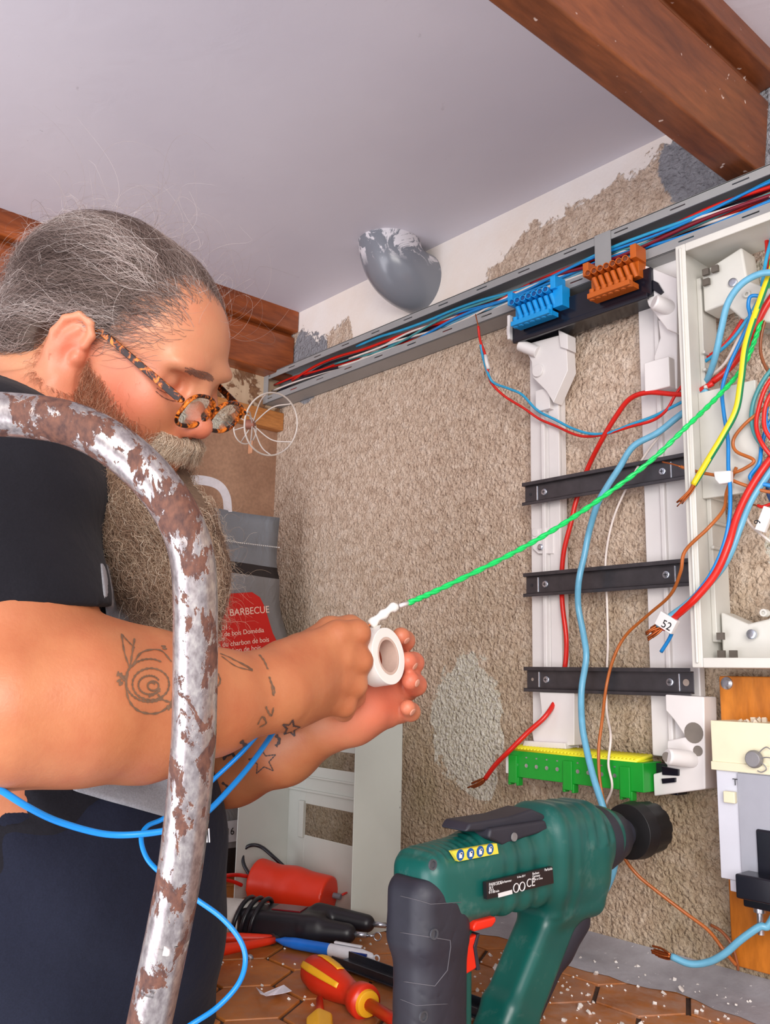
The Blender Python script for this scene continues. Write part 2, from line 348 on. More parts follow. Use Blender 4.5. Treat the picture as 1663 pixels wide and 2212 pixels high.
def wire(pts,c,r,label,name='wire',group=None,seg=8,per=7,cop=None,copn=1):
    """pts: (px,py,offset from wall)"""
    v=[off(*p) if len(p)==3 else p[0] for p in pts];sp=spline(v,per)
    o=MB().tube(sp,r,seg).build(name,wmat(c),smooth=True,origin=sp[0])
    tag(o,label,'wire',group)
    if cop:
        q=MB()
        for k in range(copn):
            j=Vector((random.uniform(-1,1),random.uniform(-1,1),random.uniform(-1,1)))*r*.9 if copn>1 else Vector()
            e=[off(*p) for p in cop];e=[e[0]+j*.5]+[x+j*(1.4) for x in e[1:]]
            q.tube(spline(e,5),r*(.5 if copn==1 else .33),6)
        c_=q.build('copper_end',M_cop,o,smooth=True);c_['label']='bare copper end'
    return o
tw=[('red',.0021,.586,.020,'lowest bright red wire'),('red',.0019,.580,.016,'thin red wire weaving along the middle'),('white',.0019,.583,.022,'cream white wire'),('sky blue',.0019,.578,.024,'sky blue wire'),
    ('dark blue',.0024,.590,.012,'dark blue wire at the back'),('black',.0022,.588,.014,'black wire at the back'),('brown',.0019,.574,.020,'brown wire'),('teal',.0019,.584,.028,'teal wire at the front'),
    ('dark red',.0020,.592,.018,'dark red wire along the upper edge'),('slate grey',.0026,.577,.010,'thick slate grey wire'),('white',.0018,.579,.030,'thin white wire at the front'),('red',.0022,.574,.012,'thick red wire at the bottom'),('blue',.0019,.586,.032,'bright blue wire at the front'),('pale blue',.0024,.570,.028,'thick pale blue wire'),
('red',.0026,.588,.026,'thick bright red wire riding on top'),('sky blue',.0024,.592,.030,'sky blue wire near the front edge'),('white',.0023,.571,.026,'thick white wire along the lower edge'),('brown',.0023,.590,.022,'reddish brown wire in the middle'),('black',.0026,.575,.020,'thick black wire'),('dark red',.0024,.580,.034,'dark red wire closest to the front'),('blue',.0024,.572,.033,'bright blue wire along the lower front')]
for i,(c,r,z,o_,lb) in enumerate(tw):
    pts=[];n=15;ph=random.uniform(0,6);st=-1.49 if c in('red','dark blue','black','slate grey') or i==2 else random.uniform(-1.3,-.98)
    if i==12: st=-1.0
    if i==14: st=-1.42
    if i==17 or i==19: st=-.8
    for k in range(n):
        x=st+(tx1+.01-st)*k/(n-1)
        zz_=z+.006*math.sin(x*9+ph)+.0035*math.sin(x*23+ph*2);zz_=min(max(zz_,zb+.006),zt-.006)
        yy=W-o_-.003*math.sin(x*14+ph);pts.append((Vector((x,yy,zz_)),))
    wire(pts,c,r,lb+' inside the grey cable trunking',group='wires inside the cable trunking',per=4)
# ================================================================== TERMINAL RACK
M_wh=plain('white_plastic',(226,222,220),.35,0,.03,20,.02,sss=.0)
M_blk=plain('black_gloss_plastic',(22,22,32),.22,0,.1,30,.03)
M_steel=plain('dark_steel_rail',(86,84,88),.42,.75,.18,45,.08)
M_blue=plain('blue_terminal_plastic',(20,150,222),.35,0,.05,50,.03)
M_brn=plain('brown_terminal_plastic',(188,92,24),.4,0,.05,50,.03)
M_grn=plain('green_terminal_plastic',(20,150,44),.35,0,.05,50,.03)
M_yel=plain('yellow_terminal_plastic',(232,224,40),.45,0,.05,50,.03)
rk=thing('terminal_rack',(-.69,W,.2),'white plastic frame holding three dark metal rails and coloured terminal blocks','terminal rack')
def ppoly(b,pts,o,th,mi=0): return b.prism([off(x,y,o) for x,y in pts],(0,th,0),mi)
# uprights (world sized: plate, raised web, rounded shoulders)
def upright(x0,x1,z0,z1,rid):
    b=MB();b.bb((x0,W-.016,z0),(x1,W-.003,z1));b.bb((x0+rid,W-.024,z0+.01),(x0+rid+.006,W-.015,z1-.01));b.bb((x1-.018,W-.020,z0),(x1,W-.014,z1));return b
b=upright(-.815,-.760,-.088,.50,.026)
ppoly(b,[(1130,745),(1222,720),(1226,800),(1195,870),(1180,845),(1150,815),(1148,782)],.036,.02)
ppoly(b,[(1205,712),(1225,722),(1226,755),(1210,750)],.040,.02)
b.lathe(off(1122,745,.046),(off(1165,762,.036)-off(1122,745,.046)),[(0,.0075),(.001,.0088),(.032,.0088)],20)
b.lathe(off(1160,800,.040),YV,[(0,.0095),(.01,.0095)],20)
b.box(off(1177,865,.024),(.013,.006,.016))
ppoly(b,[(1148,1142),(1195,1139),(1195,1196),(1162,1196),(1150,1185)],.022,.012)
b.lathe(off(1155,1150,.0235),YV,[(0,.006),(.006,.006)],16)
ppoly(b,[(1165,1495),(1240,1497),(1240,1610),(1175,1612),(1152,1600),(1148,1575),(1170,1540)],.034,.02)
ppoly(b,[(1132,1600),(1220,1605),(1222,1618),(1128,1612)],.040,.03)
b.build('upright',M_wh,rk,bev=.0018,seg=3)
x0,x1=-.632,-.560
b=MB();b.bb((x0+.004,W-.016,-.088),(x1,W-.003,.56));b.bb((x0+.03,W-.022,-.07),(x0+.037,W-.015,.50))
ppoly(b,[(1380,568),(1462,600),(1462,720),(1440,712),(1400,660),(1385,612)],.046,.035)
b.lathe(off(1412,652,.062),(off(1452,668,.04)-off(1412,652,.062)),[(0,.008),(.001,.0098),(.034,.0098)],20)
ppoly(b,[(1420,690),(1462,700),(1462,840),(1412,838),(1412,770),(1425,730)],.034,.02)
b.box(off(1425,812,.040),(.018,.008,.020))
ppoly(b,[(1436,1500),(1520,1505),(1522,1600),(1523,1705),(1412,1720),(1410,1672),(1440,1665),(1440,1600),(1480,1592),(1455,1555),(1437,1535)],.040,.03)
b.lathe(off(1441,1634,.066),(off(1490,1640,.04)-off(1441,1634,.066)),[(0,.008),(.001,.0098),(.036,.0098)],20)
b.build('upright',M_wh,rk,bev=.0018,seg=3)
for q,o_,r in (((1498,1583),.0405,.012),((1507,1622),.0405,.006),((1439,1635),.0665,.0055)): MB().lathe(off(*q,o_),YV,[(0,r),(.0005,r)],20).build('socket_hole',plain('grey_hole',(120,112,104),.7),rk,smooth=False)
def latch(pts,o_):
    h_=MB();ppoly(h_,pts,o_,.004);h_.build('latch',M_blk,rk,bev=.0005)
latch([(1392,596),(1420,610),(1432,630),(1425,636),(1398,618),(1390,606)],.049);latch([(1428,1655),(1465,1662),(1465,1676),(1430,1674)],.043);latch([(1428,1682),(1458,1680),(1458,1690),(1430,1693)],.043)
# DIN rails
for (zc,xl,xr) in ((.264,-.815,-.548),(.1325,-.814,-.55),(.0015,-.814,-.5605)):
    b=MB();h=.0165;yw=W-.028
    b.bb((xl,yw-.001,zc-h+.004),(xr,yw,zc+h-.004))
    for s in (1,-1):
        b.bb((xl,yw-.0085,zc+s*(h-.004)-.0006),(xr,yw,zc+s*(h-.004)+.0006));b.bb((xl,yw-.0085,zc+s*(h-.002)-.0022),(xr,yw-.0072,zc+s*(h-.002)+.0026))
    o=b.build('din_rail',M_steel,rk,bev=.0005)
    for xs in (-.780,-.592):
        q=MB();q.lathe((xs,yw-.001,zc),-YV,[(0,.0052),(.0012,.0050),(.0022,.0035)],20);q.build('screw',M_scr,o,smooth=False,bev=.0003)
        c=MB()
        c.box((xs,yw-.0033,zc),(.0024,.0002,.0005));c.box((xs,yw-.0033,zc),(.0005,.0002,.0024));c.build('screw_slot',plain('screw_recess',(40,40,45),.6),o)
        d=MB();dx=-.0125 if xs<-.7 else .0125;d.bb((xs+dx-.001,yw-.0024,zc-.0105),(xs+dx+.001,yw-.0009,zc+.0105));d.build('slot_ridge',M_scr,o,bev=.0004)
    for xs in (xl+.010,xr-.010):
      q=MB();q.lathe((xs,yw-.0012,zc),-YV,[(0,.0022 if xs<-.7 or zc>.1 else .0042),(.0003,.0022 if xs<-.7 or zc>.1 else .0042)],16)
      q.build('rivet_hole',plain('hole_pale',(150,135,125),.7) if zc<.05 else plain('screw_recess',(40,40,45)),o)
# black carrier on top
b=MB()
def bar(b,p0,p1,p2,p3,o,th): return b.prism([off(x,y,o) for x,y in (p0,p1,p2,p3)],(0,th,0))
zc=.535;zb_=.502
bx0,bx1=off(1108,700,.05).x,off(1408,610,.05).x
b.bb((bx0,W-.052,.493),(bx1,W-.012,.532));b.bb((bx0+.004,W-.056,.489),(bx1-.004,W-.050,.497))
o=b.build('terminal_carrier',M_blk,rk,bev=.0012)
b=MB();b.bb((bx0-.005,W-.058,.497),(bx0,W-.012,.535));b.bb((bx0-.008,W-.056,.505),(bx0-.004,W-.04,.520));b.build('carrier_clip',M_wh,rk,bev=.001)
def terminal_row(mat,pl,pr,n,name,mats):
    """screw terminal block with a row of round sockets; pl,pr pixel of first / last socket"""
    A=off(*pl,.072);B=off(*pr,.072);zc=.545;xa,xb=A.x,B.x;dx=(xb-xa)/(n-1);r=abs(dx)*.46
    b=MB()
    b.bb((xa-dx*.7,W-.062,.520),(xb+dx*.9,W-.044,.550))
    for k in range(n):
        x=xa+dx*k
        # slanted round socket
        ax=Vector((-.25,.95,.10)).normalized();c=Vector((x,W-.080,.541))
        seg=20;pr_=[(0,r*.70),(0,r),(.026,r)];b.lathe(c,ax,[(.006,r*.70),(0,r*.74),(0,r),(.024,r)],seg);b.lathe(c+Vector((.002,.012,-.004)),(.25,.2,-1),[(0,r*.8),(.020,r*.75)],12)
        b.lathe((x,W-.070,.508),(0,0,-1),[(-.012,r*.9),(.002,r*.95),(.004,r*.7)],14)
    for xx,s in ((xa-dx*.75,1),(xb+dx*.85,1)):
        b.bb((xx-.0045,W-.074,.541),(xx+.0045,W-.050,.560));
    b.bb((xa-dx*.3,W-.078,.505),(xb+dx*.4,W-.055,.512))
    if n==7 and name=='blue_terminal_block': b.bb((xb+dx*.4,W-.068,.515),(xb+dx*2.0,W-.05,.545))
    o=b.build(name,mat,rk,bev=.0006)
    h=MB()
    for k in range(n):
        x=xa+dx*k;ax=Vector((-.25,.95,.10)).normalized();c=Vector((x,W-.080,.541))+ax*.003;h.lathe(c,ax,[(0,r*.70),(.0003,r*.70)],16)
    h.build('socket',mats,o)
terminal_row(M_blue,(1112,695),(1185,660),7,'blue_terminal_block',plain('blue_socket_inside',(8,70,130),.5))
terminal_row(M_brn,(1277,632),(1358,597),7,'brown_terminal_block',plain('brown_socket_inside',(110,50,12),.5))
# earth bar
gx0,gx1=off(1106,1640,.05).x,off(1398,1680,.05).x
b=MB();b.bb((gx0+.002,W-.03,-.130),(gx1+.028,W-.008,-.095));b.build('terminal_carrier',M_blk,rk,bev=.001)
b=MB();b.bb((gx0,W-.058,-.128),(gx1,W-.018,-.094))
for xx in (gx0+.010,(gx0+gx1)/2-.004,gx1-.024): b.bb((xx-.007,W-.0615,-.136),(xx+.007,W-.05,-.100));b.bb((xx-.009,W-.0600,-.139),(xx-.005,W-.05,-.128));b.bb((xx+.005,W-.0600,-.139),(xx+.009,W-.05,-.128))
gb=b.build('green_terminal_block',M_grn,rk,bev=.0008)
b=MB();n=36
for k in range(n):
    x=gx0+.004+(gx1-gx0-.016)*k/(n-1);b.lathe((x,W-.056,-.0925),(0,.95,.12),[(0,.0030),(.034,.0030)],10)
b.bb((gx0+.001,W-.057,-.0955),(gx1-.010,W-.02,-.0915));b.build('yellow_strip',M_yel,rk,smooth=True)
hs=[.016,.034,.052,.070,.088,.122,.139,.160,.180,.199]
for d in hs:
    x=gx0+d*(gx1-gx0)/.222;b=MB();h=MB();b.lathe((x,W-.0580,-.112),-YV,[(0,.0042),(.0006,.0042),(.0007,.0034)],16);h.lathe((x,W-.0588,-.112),-YV,[(0,.0026),(.0002,.0026)],14)
    h.box((x,W-.0585,-.1015),(.0012,.0003,.0009));b.build('socket_rim',M_grn,gb);h.build('clamp_screw',M_scr,gb)
b=MB();b.bb((gx0-.005,W-.058,-.125),(gx0,W-.02,-.098));b.build('carrier_clip',M_wh,rk,bev=.001)
# upright screw on the left lug
b=MB();b.lathe(off(1168,1182,.024),-YV,[(-.002,.0045),(.002,.0045),(.003,.003)],14);b.build('screw',M_scr,rk)
# ================================================================== OLD CONSUMER UNIT BASE (grey box frame)
M_box=plain('aged_grey_plastic',(208,206,198),.42,0,.06,14,.03)
bx=thing('consumer_unit_base',(-.42,W,.27),'old pale grey open consumer unit base stuffed with wires, right of the rack','consumer unit')
X0=-.5275;Zt,Zb=.525,.018;D=.09;yf=W-D;X1=-.20
b=MB()
b.bb((X0+.0002,yf+.003,Zb+.0002),(X0+.004,W-.012,Zt-.0002));b.bb((X0+.001,yf+.003,Zt-.004),(X1,W-.012,Zt-.0004));b.bb((X0+.001,yf+.003,Zb+.0004),(X1,W-.012,Zb+.004))
b.bb((X0,yf,Zb),(X0+.013,yf+.003,Zt));b.bb((X0+.006,yf-.003,Zb+.005),(X0+.009,yf+.003,Zt-.005))
b.bb((X0+.013,yf+.0001,Zt-.010),(X1,yf+.003,Zt));b.bb((X0+.013,yf+.0001,Zb),(X1,yf+.003,Zb+.011))
b.bb((X1-.004,yf,Zb),(X1,W-.012,Zt))
b.build('outer_frame',M_box,bx,bev=.0012)
b=MB();b.bb((X0+.004,W-.05,Zb+.03),(X0+.010,W-.015,Zt-.03))
for z in (.155,.185,.215,.35,.372,.394): b.bb((X0+.010,W-.055,z),(X0+.014,W-.015,z+.004))
b.bb((X0+.004,W-.058,.215),(X0+.075,W-.052,.345))
b.build('side_flange',M_box,bx,bev=.001)
b=MB();b.prism([Vector((X0+.004,W-.030,z)) if 0 else Vector((x,W-.052,z)) for x,z in ((X0+.013,.50),(X0+.065,.515),(X0+.07,.47),(X0+.095,.452),(X0+.11,.43),(X0+.105,.405),(X0+.06,.425),(X0+.04,.45),(X0+.013,.448))],(0,.035,0))
b.build('corner_bracket',M_box,bx,bev=.003,seg=3);b=MB();b.prism([Vector((x,W-.046,z)) for x,z in ((X0+.013,Zb+.010),(X0+.14,Zb+.010),(X0+.14,Zb+.055),(X0+.10,Zb+.11),(X0+.08,Zb+.085),(X0+.07,Zb+.055),(X0+.045,Zb+.05),(X0+.013,Zb+.065))],(0,.03,0))
b.build('corner_bracket',M_box,bx,bev=.003,seg=3)
for q in ((1582,610),(1598,980),(1622,1370)): MB().lathe(off(*q,.054),-YV,[(-.004,.0055),(.0006,.0055),(.0016,.003)],18).build('screw',M_scr,bx,bev=.0003)
for q in ((1616,637),(1652,1324)): MB().lathe(off(*q,.052),-YV,[(-.004,.0042),(.004,.0042),(.004,.0022),(.001,.0022)],18).build('screw_boss',M_box,bx,smooth=False)
for (x,z) in ((X0+.018,Zt-.03),(X0+.03,Zt-.03),(X0+.018,Zt-.043),(X0+.015,Zb+.016),(X0+.029,Zb+.016),(X0+.015,Zb+.036)): MB().bb((x,yf+.0295,z-.004),(x+.008,yf+.034,z+.004)).build('clip_slot',plain('slot_dark',(92,84,76),.7),bx)
b=MB();b.lathe(off(1503,967,.053),-YV,[(0,.0016),(.0008,.0016)],10);b.build('pin_hole',plain('slot_dark',(92,84,76)),bx)
# ================================================================== WIRES
r1,r2,r3=.0033,.0022,.0016
wire([(1540,828,.05),(1500,848,.05),(1462,852,.045),(1400,848,.045),(1360,862,.045),(1330,900,.04),(1300,950,.034),(1270,1010,.022),(1245,1080,.022),(1233,1130,.026),(1218,1190,.026),(1213,1250,.022),(1215,1310,.026),(1223,1380,.026),(1220,1440,.022),(1205,1500,.024),(1180,1545,.045),(1140,1582,.06),(1100,1622,.074),(1070,1652,.07),(1048,1682,.06)],'red',.0034,'thick red wire running down the left upright to a frayed end above the drill',cop=[(1048,1682,.06),(1036,1690,.058),(1018,1698,.056)],copn=6)
wire([(1033,705,.055),(1037,735,.052),(1049,770,.05),(1053,800,.05),(1062,828,.045),(1090,856,.04),(1130,881,.035),(1165,905,.03),(1200,920,.028),(1240,938,.03),(1270,943,.03),(1310,937,.035),(1360,922,.04),(1410,908,.042),(1440,885,.045),(1462,848,.045),(1500,800,.05)],'red',.0020,'thin red wire with bare tip in front of trunking, dipping between the uprights',cop=[(1033,705,.055),(1030,692,.056),(1027,679,.056)])
wire([(1038,745,.053),(1044,775,.05),(1056,812,.05),(1068,828,.045),(1100,840,.04),(1128,853,.036),(1160,886,.032),(1200,907,.03),(1235,925,.03),(1275,937,.032),(1315,935,.036),(1360,918,.04),(1410,900,.042),(1450,880,.045),(1480,865,.05)],'sky blue',.0020,'thin sky blue wire taped to the thin red wire beside the trunking')
o=MB().tube([off(1049,768,.0505),off(1051,782,.0505),off(1055,797,.0505)],.0044,12,flat=.7).build('tape_wrap',M_wh,smooth=True);tag(o,'white tape wrap joining the thin red and blue wires below trunking','tape')
wire([(1528,842,.05),(1490,880,.048),(1462,902,.046),(1420,935,.052),(1368,964,.058),(1338,1010,.06),(1312,1050,.062),(1290,1090,.06),(1272,1150,.05),(1262,1200,.052),(1250,1255,.058),(1249,1310,.05),(1260,1370,.05),(1266,1420,.056),(1256,1490,.058),(1257,1560,.07),(1265,1610,.075),(1282,1680,.085),(1303,1745,.09),(1322,1810,.09),(1328,1860,.09),(1316,1905,.09),(1290,1950,.085),(1262,1990,.08),(1240,2040,.05)],'pale blue',.0042,'thick pale blue wire hanging over the three rails down behind the drill',seg=12)
wire([(1530,850,.045),(1462,895,.044),(1430,935,.044),(1392,985,.035),(1350,1060,.020),(1322,1130,.018),(1308,1210,.018),(1311,1300,.018),(1313,1390,.018),(1311,1440,.018),(1310,1530,.03),(1319,1590,.06),(1314,1650,.066),(1322,1700,.066),(1306,1745,.05),(1300,1800,.05),(1302,1880,.05)],'white',.0016,'thin cream wire passing behind the three metal rails')
wire([(1590,1010,.06),(1570,1060,.07),(1563,1100,.085),(1530,1140,.105),(1480,1190,.105),(1470,1235,.1),(1448,1285,.08),(1400,1328,.06),(1352,1372,.05),(1326,1420,.05),(1310,1480,.05),(1300,1560,.07),(1293,1620,.08),(1296,1690,.08),(1310,1750,.08),(1338,1832,.08),(1372,1885,.07),(1425,1930,.06),(1480,1972,.05),(1530,2010,.045),(1565,2055,.045),(1590,2085,.03)],'orange brown',.0020,'long brown wire drooping from the grey box past the drill chuck to the board')
# green draw wire: from the tape joint into the box
gp=[P(880,1304,.86),P(960,1268,.885),P(1100,1199,.93),P(1200,1142,.955),P(1300,1075,.98),P(1400,1000,.99),P(1480,925,.985),off(1545,862,.10),off(1600,800,.07),off(1632,730,.06),off(1650,660,.05),off(1668,560,.04)]
sp=spline(gp,14);b=MB();L0=0;rr=.0028
for ph in (0,math.pi):
    pts=[]
    for i,p in enumerate(sp):
        t=(sp[min(i+1,len(sp)-1)]-sp[max(i-1,0)]).normalized();a=t.cross(Vector((0,0,1))).normalized();c=t.cross(a);q=i*.95+ph
        pts.append(p+(a*math.cos(q)+c*math.sin(q))*.0011)
    b.tube(pts,.0020,7)
o=b.build('draw_wire',plain('green_nylon',(10,200,96),.3,0,.08,80,.02),smooth=True);tag(o,'bright green twisted draw wire stretched from the hands to the grey box','draw wire')
e=MB();e.tube([P(882,1303,.86),P(862,1309,.856)],.0022,10);e.build('metal_ferrule',plain('ferrule',(235,232,232),.25,.5),o,smooth=True)
# earth wire, two tone
def stripe_mat():
    m,N,L,b=newmat('green_yellow_insulation');u=N.new('ShaderNodeUVMap');s=N.new('ShaderNodeSeparateXYZ');L.new(u.outputs[0],s.inputs[0])
    L.new(ramp(N,L,s.outputs[0],[(0,lin((228,206,30))),(.5,lin((10,128,84)))],'CONSTANT'),b.inputs['Base Color']);b.inputs['Roughness'].default_value=.35;return m
ep=[off(*p) for p in ((1675,560,.06),(1645,640,.07),(1612,740,.085),(1601,820,.09),(1590,885,.09),(1562,940,.095),(1532,990,.1),(1498,1047,.1))]
sp=spline(ep,10);b=MB().tube(sp,.0038,16);me=bpy.data.meshes.new('earth_wire');me.from_pydata(b.v,[],b.f);uv=me.uv_layers.new();
cen=[Vector(p) for p in sp]
for pl in me.polygons:
    c=sum((Vector(b.v[v]) for v in pl.vertices),Vector())/len(pl.vertices);i=min(pl.vertices[0]//16,len(cen)-1);d=c-cen[i];side=d.dot(Vector(RR))>-.0004
    for li in pl.loop_indices: uv.data[li].uv=(.75 if side else .25,0)
o=link('earth_wire',me,stripe_mat(),origin=sp[0]);tag(o,'green and yellow earth wire with splayed copper strands over the grey box edge','wire')
q=MB()
for k in range(9):
    j=Vector((random.uniform(-1,1),random.uniform(-1,1),random.uniform(-1,1)))*.0022
    q.tube(spline([off(1500,1044,.1)+j,off(1490,1062,.1)+j*1.0,off(1466,1088,.1)+j*1.5],4),.0008,6)
q.build('copper_end',M_cop,o,smooth=True)['label']='bare copper strands'
BW=[('pale blue',.0040,[(1680,588,.075),(1640,592,.08),(1600,615,.085),(1572,655,.085),(1558,710,.08),(1545,770,.07),(1530,815,.05),(1518,832,.04)],'thick pale blue wire arching from upper right of the grey box to its side hole'),
('red',.0026,[(1655,505,.03),(1657,560,.04),(1645,620,.045),(1605,690,.045),(1565,745,.045),(1512,782,.04)],'red wire crossing diagonally from the box top to the upper side hole'),
('sky blue',.0022,[(1668,510,.034),(1655,560,.045),(1640,640,.05),(1610,695,.05),(1570,745,.05),(1513,788,.045)],'sky blue wire following the diagonal red wire in the box'),
('white',.0019,[(1640,640,.04),(1612,690,.04),(1590,740,.04),(1565,785,.042),(1532,815,.045)],'cream wire slanting through the upper half of the grey box'),
('blue',.0023,[(1648,640,.06),(1622,640,.065),(1616,660,.065),(1620,690,.065),(1600,735,.065),(1575,790,.068),(1560,840,.072),(1563,890,.075),(1572,950,.075),(1573,1010,.08),(1577,1060,.085),(1575,1120,.09),(1562,1180,.095),(1535,1240,.1),(1498,1290,.105),(1462,1335,.09),(1448,1375,.08),(1428,1408,.075)],'long blue wire falling through the box and out past its left edge'),
('red',.0042,[(1690,610,.05),(1655,660,.055),(1632,705,.055),(1612,745,.05),(1580,790,.045),(1545,820,.045),(1520,836,.04)],'thick red wire from upper right to the lower side hole of the box'),
('red',.0042,[(1690,960,.06),(1650,1010,.065),(1615,1065,.075),(1590,1120,.085),(1572,1180,.095),(1545,1240,.1),(1500,1295,.105),(1455,1335,.095),(1432,1357,.09)],'thick red wire of the tagged cable end beside the second rail'),
('pale blue',.0040,[(1695,975,.055),(1655,1030,.06),(1620,1085,.07),(1598,1140,.08),(1575,1200,.085),(1545,1245,.09),(1490,1300,.1),(1450,1330,.095),(1422,1352,.09)],'thick pale blue wire of the tagged cable end beside the second rail'),
('blue',.0024,[(1690,880,.05),(1658,920,.055),(1645,965,.06),(1640,1000,.065),(1620,1030,.065),(1635,1042,.065),(1665,1050,.06),(1690,1060,.055)],'blue wire bent in a tight elbow at the right of the box'),
('brown',.0019,[(1672,650,.05),(1650,700,.05),(1642,750,.05),(1652,790,.05),(1680,830,.05)],'brown wire curving along the right side of the box'),
('orange brown',.0020,[(1690,850,.06),(1640,890,.065),(1605,920,.07),(1584,950,.07),(1590,975,.07),(1628,994,.07),(1608,1012,.07),(1578,1024,.07)],'brown wire doubling back in a loop into the white sleeve'),
('orange brown',.0020,[(1690,1068,.06),(1640,1058,.065),(1600,1045,.07),(1560,1030,.075),(1510,1020,.08),(1470,1008,.085)],'brown wire poking left through the white sleeve over the rail'),
('teal',.0026,[(1690,770,.055),(1650,820,.06),(1627,870,.062),(1624,915,.065),(1640,955,.065),(1680,990,.06)],'grey teal wire bowing left at the right edge of the box'),
('red',.0025,[(1690,790,.06),(1655,835,.066),(1638,885,.068),(1634,925,.07),(1650,965,.07),(1690,1010,.06)],'red wire bowing beside the grey teal wire'),
('red',.0025,[(1695,815,.07),(1660,860,.074),(1650,900,.076),(1656,935,.076),(1690,975,.07)],'second red wire nearer the right edge of the picture, in front of the blue loop'),
('blue',.0028,[(1690,800,.05),(1665,850,.055),(1653,895,.058),(1660,935,.058),(1690,965,.05)],'blue wire loop at the far right edge of the box'),
('red',.0019,[(1636,1092,.05),(1650,1094,.05),(1690,1078,.05)],'short red wire with a stripped copper tip at right of the box'),
('white',.0016,[(1608,1110,.04),(1622,1135,.04),(1645,1155,.04),(1690,1190,.04)],'thin cream wire sagging at the lower right of the box'),
('dark blue',.0022,[(1690,930,.045),(1664,985,.05),(1658,1030,.05),(1662,1075,.05),(1690,1110,.05)],'dark blue wire hanging at the far right of the box'),
]
for c,r,pts,lb in BW:
    wire(pts,c,r,lb,cop={'short r':[(1636,1092,.05),(1622,1090,.05),(1612,1091,.05)],'brown wire pok':[(1470,1008,.085),(1450,1002,.087),(1430,998,.088)],'thick red wire of':[(1432,1357,.09),(1420,1367,.09),(1408,1376,.09)],'thick pale blue wire of':[(1422,1352,.09),(1414,1359,.09),(1404,1365,.09)]}.get(next((k for k in('short r','brown wire pok','thick red wire of','thick pale blue wire of') if lb.startswith(k)),''),None),copn=5 if 'tagged' in lb else 1)
# sleeves and tags
b=MB();b.prism([off(x,y,.086) for x,y in ((1540,1018),(1577,1016),(1577,1042),(1552,1046),(1543,1036))],(0,.008,0));o=b.build('cable_sleeve',M_wh,bev=.0015);tag(o,'white paper sleeve around brown wires in the middle of the box','cable marker')
M_ink=plain('black_ink',(25,25,30),.6)
b=MB();c=off(1441,1345,.098);xd=(off(1452,1352,.098)-off(1430,1338,.098)).normalized();b.box(c,(.012,.004,.0085),Matrix(((xd.x,0,-xd.z),(0,1,0),(xd.z,0,xd.x))))
o=b.build('cable_marker',M_wh,bev=.001);tag(o,'small white cable tag marked 52 on the red and pale blue cable end','cable marker')
text('52',c+Vector((-.006,-.0045,-.004)),(.85,0,-.45),(.45,0,.85),.013,M_ink,o)
b=MB();c=off(1652,1122,.06);b.box(c,(.006,.003,.014),Euler((0,math.radians(25),0)).to_matrix());o=b.build('cable_marker',M_wh,bev=.001);tag(o,'white cable tag marked 9 at the right edge beneath the wire tangle','cable marker')
text('9',c+Vector((-.004,-.0035,-.006)),(.2,0,.98),(-.98,0,.2),.011,M_ink,o)
# ================================================================== METER BOARD
M_ow=wood('orange_varnished_wood',(170,92,22),(214,132,44),8,(2,2,.5),.35)
mbz0,mbz1=-.30,.008;mx0=off(1546,1500,.03).x
o=MB().bb((mx0,W-.022,-.305),(-.15,W-.001,.010)).build('mounting_board',M_ow,bev=.002);tag(o,'orange varnished wooden board fixed to the wall beneath the grey box','board')
b=MB();b.lathe(off(1570,1476,.022),-YV,[(0,.0075),(.0015,.007),(.0035,.004)],20);b.build('bolt_head',M_scr,o)
M_cream=plain('cream_plastic',(224,218,188),.45,0,.05,20,.03);M_mgrey=plain('meter_grey',(158,160,170),.5,0,.04,30,.03);M_mlt=plain('meter_light_grey',(206,208,218),.45,0,.03,30,.03)
ms=thing('main_breaker',(-.42,W,-.15),'cream and grey main breaker housing with black lever on the wooden board','circuit breaker')
ym=W-.075;xl=atY(1536,1600,ym).x;z1=atY(1536,1556,ym).z;z2=atY(1538,1660,ym).z;z3=atY(1545,1895,ym).z;xr=-.22
b=MB();b.bb((xl,ym,z2),(xr,W-.022,z1));b.bb((xl-.0006,ym-.002,z2-.001),(xr,ym+.002,z2+.008));b.bb((xl+.088,ym-.001,z2+.009),(xl+.0895,ym+.003,z1));b.build('terminal_cover',M_cream,ms,bev=.0015)
b=MB();b.bb((xl+.003,ym+.002,z3),(xr,W-.022,z2));b.bb((xl+.012,ym+.004,z3-.012),(xr,W-.03,z3));b.build('housing',M_mlt,ms,bev=.001)
b=MB();b.bb((xl+.028,ym-.0005,z3+.004),(xr,ym+.003,z2-.002));b.build('front_plate',M_mgrey,ms,bev=.0006)
tx=atY(1586,1692,ym-.0006);text('T',(tx.x-.002,ym-.0008,tx.z-.002),(1,0,0),(0,0,1),.010,M_ink,ms)
b=MB();b.bb((xl+.013,ym-.004,z2-.034),(xl+.026,ym+.002,z2-.022));b.build('side_latch',M_cream,ms,bev=.001)
q=atY(1634,1790,ym);b=MB();b.bb((q.x,ym-.003,q.z-.045),(q.x+.05,ym+.002,q.z));b.box((q.x+.01,ym-.014,q.z-.055),(.022,.014,.012));b.build('lever',M_blk,ms,bev=.002)
q=atY(1598,1905,ym);b=MB();b.bb((q.x,ym+.004,q.z-.025),(q.x+.06,W-.04,q.z));b.bb((q.x+.03,ym+.01,q.z-.04),(q.x+.055,W-.05,q.z));b.build('terminal_shroud',M_blk,ms,bev=.002)
q=atY(1640,1945,ym+.02);b=MB();b.lathe(q,(0,0,-1),[(-.01,.004),(.006,.004),(.006,.0065),(.012,.0065),(.012,.0035),(.034,.0035)],12);b.build('terminal_bolt',M_scr,ms,bev=.0003)
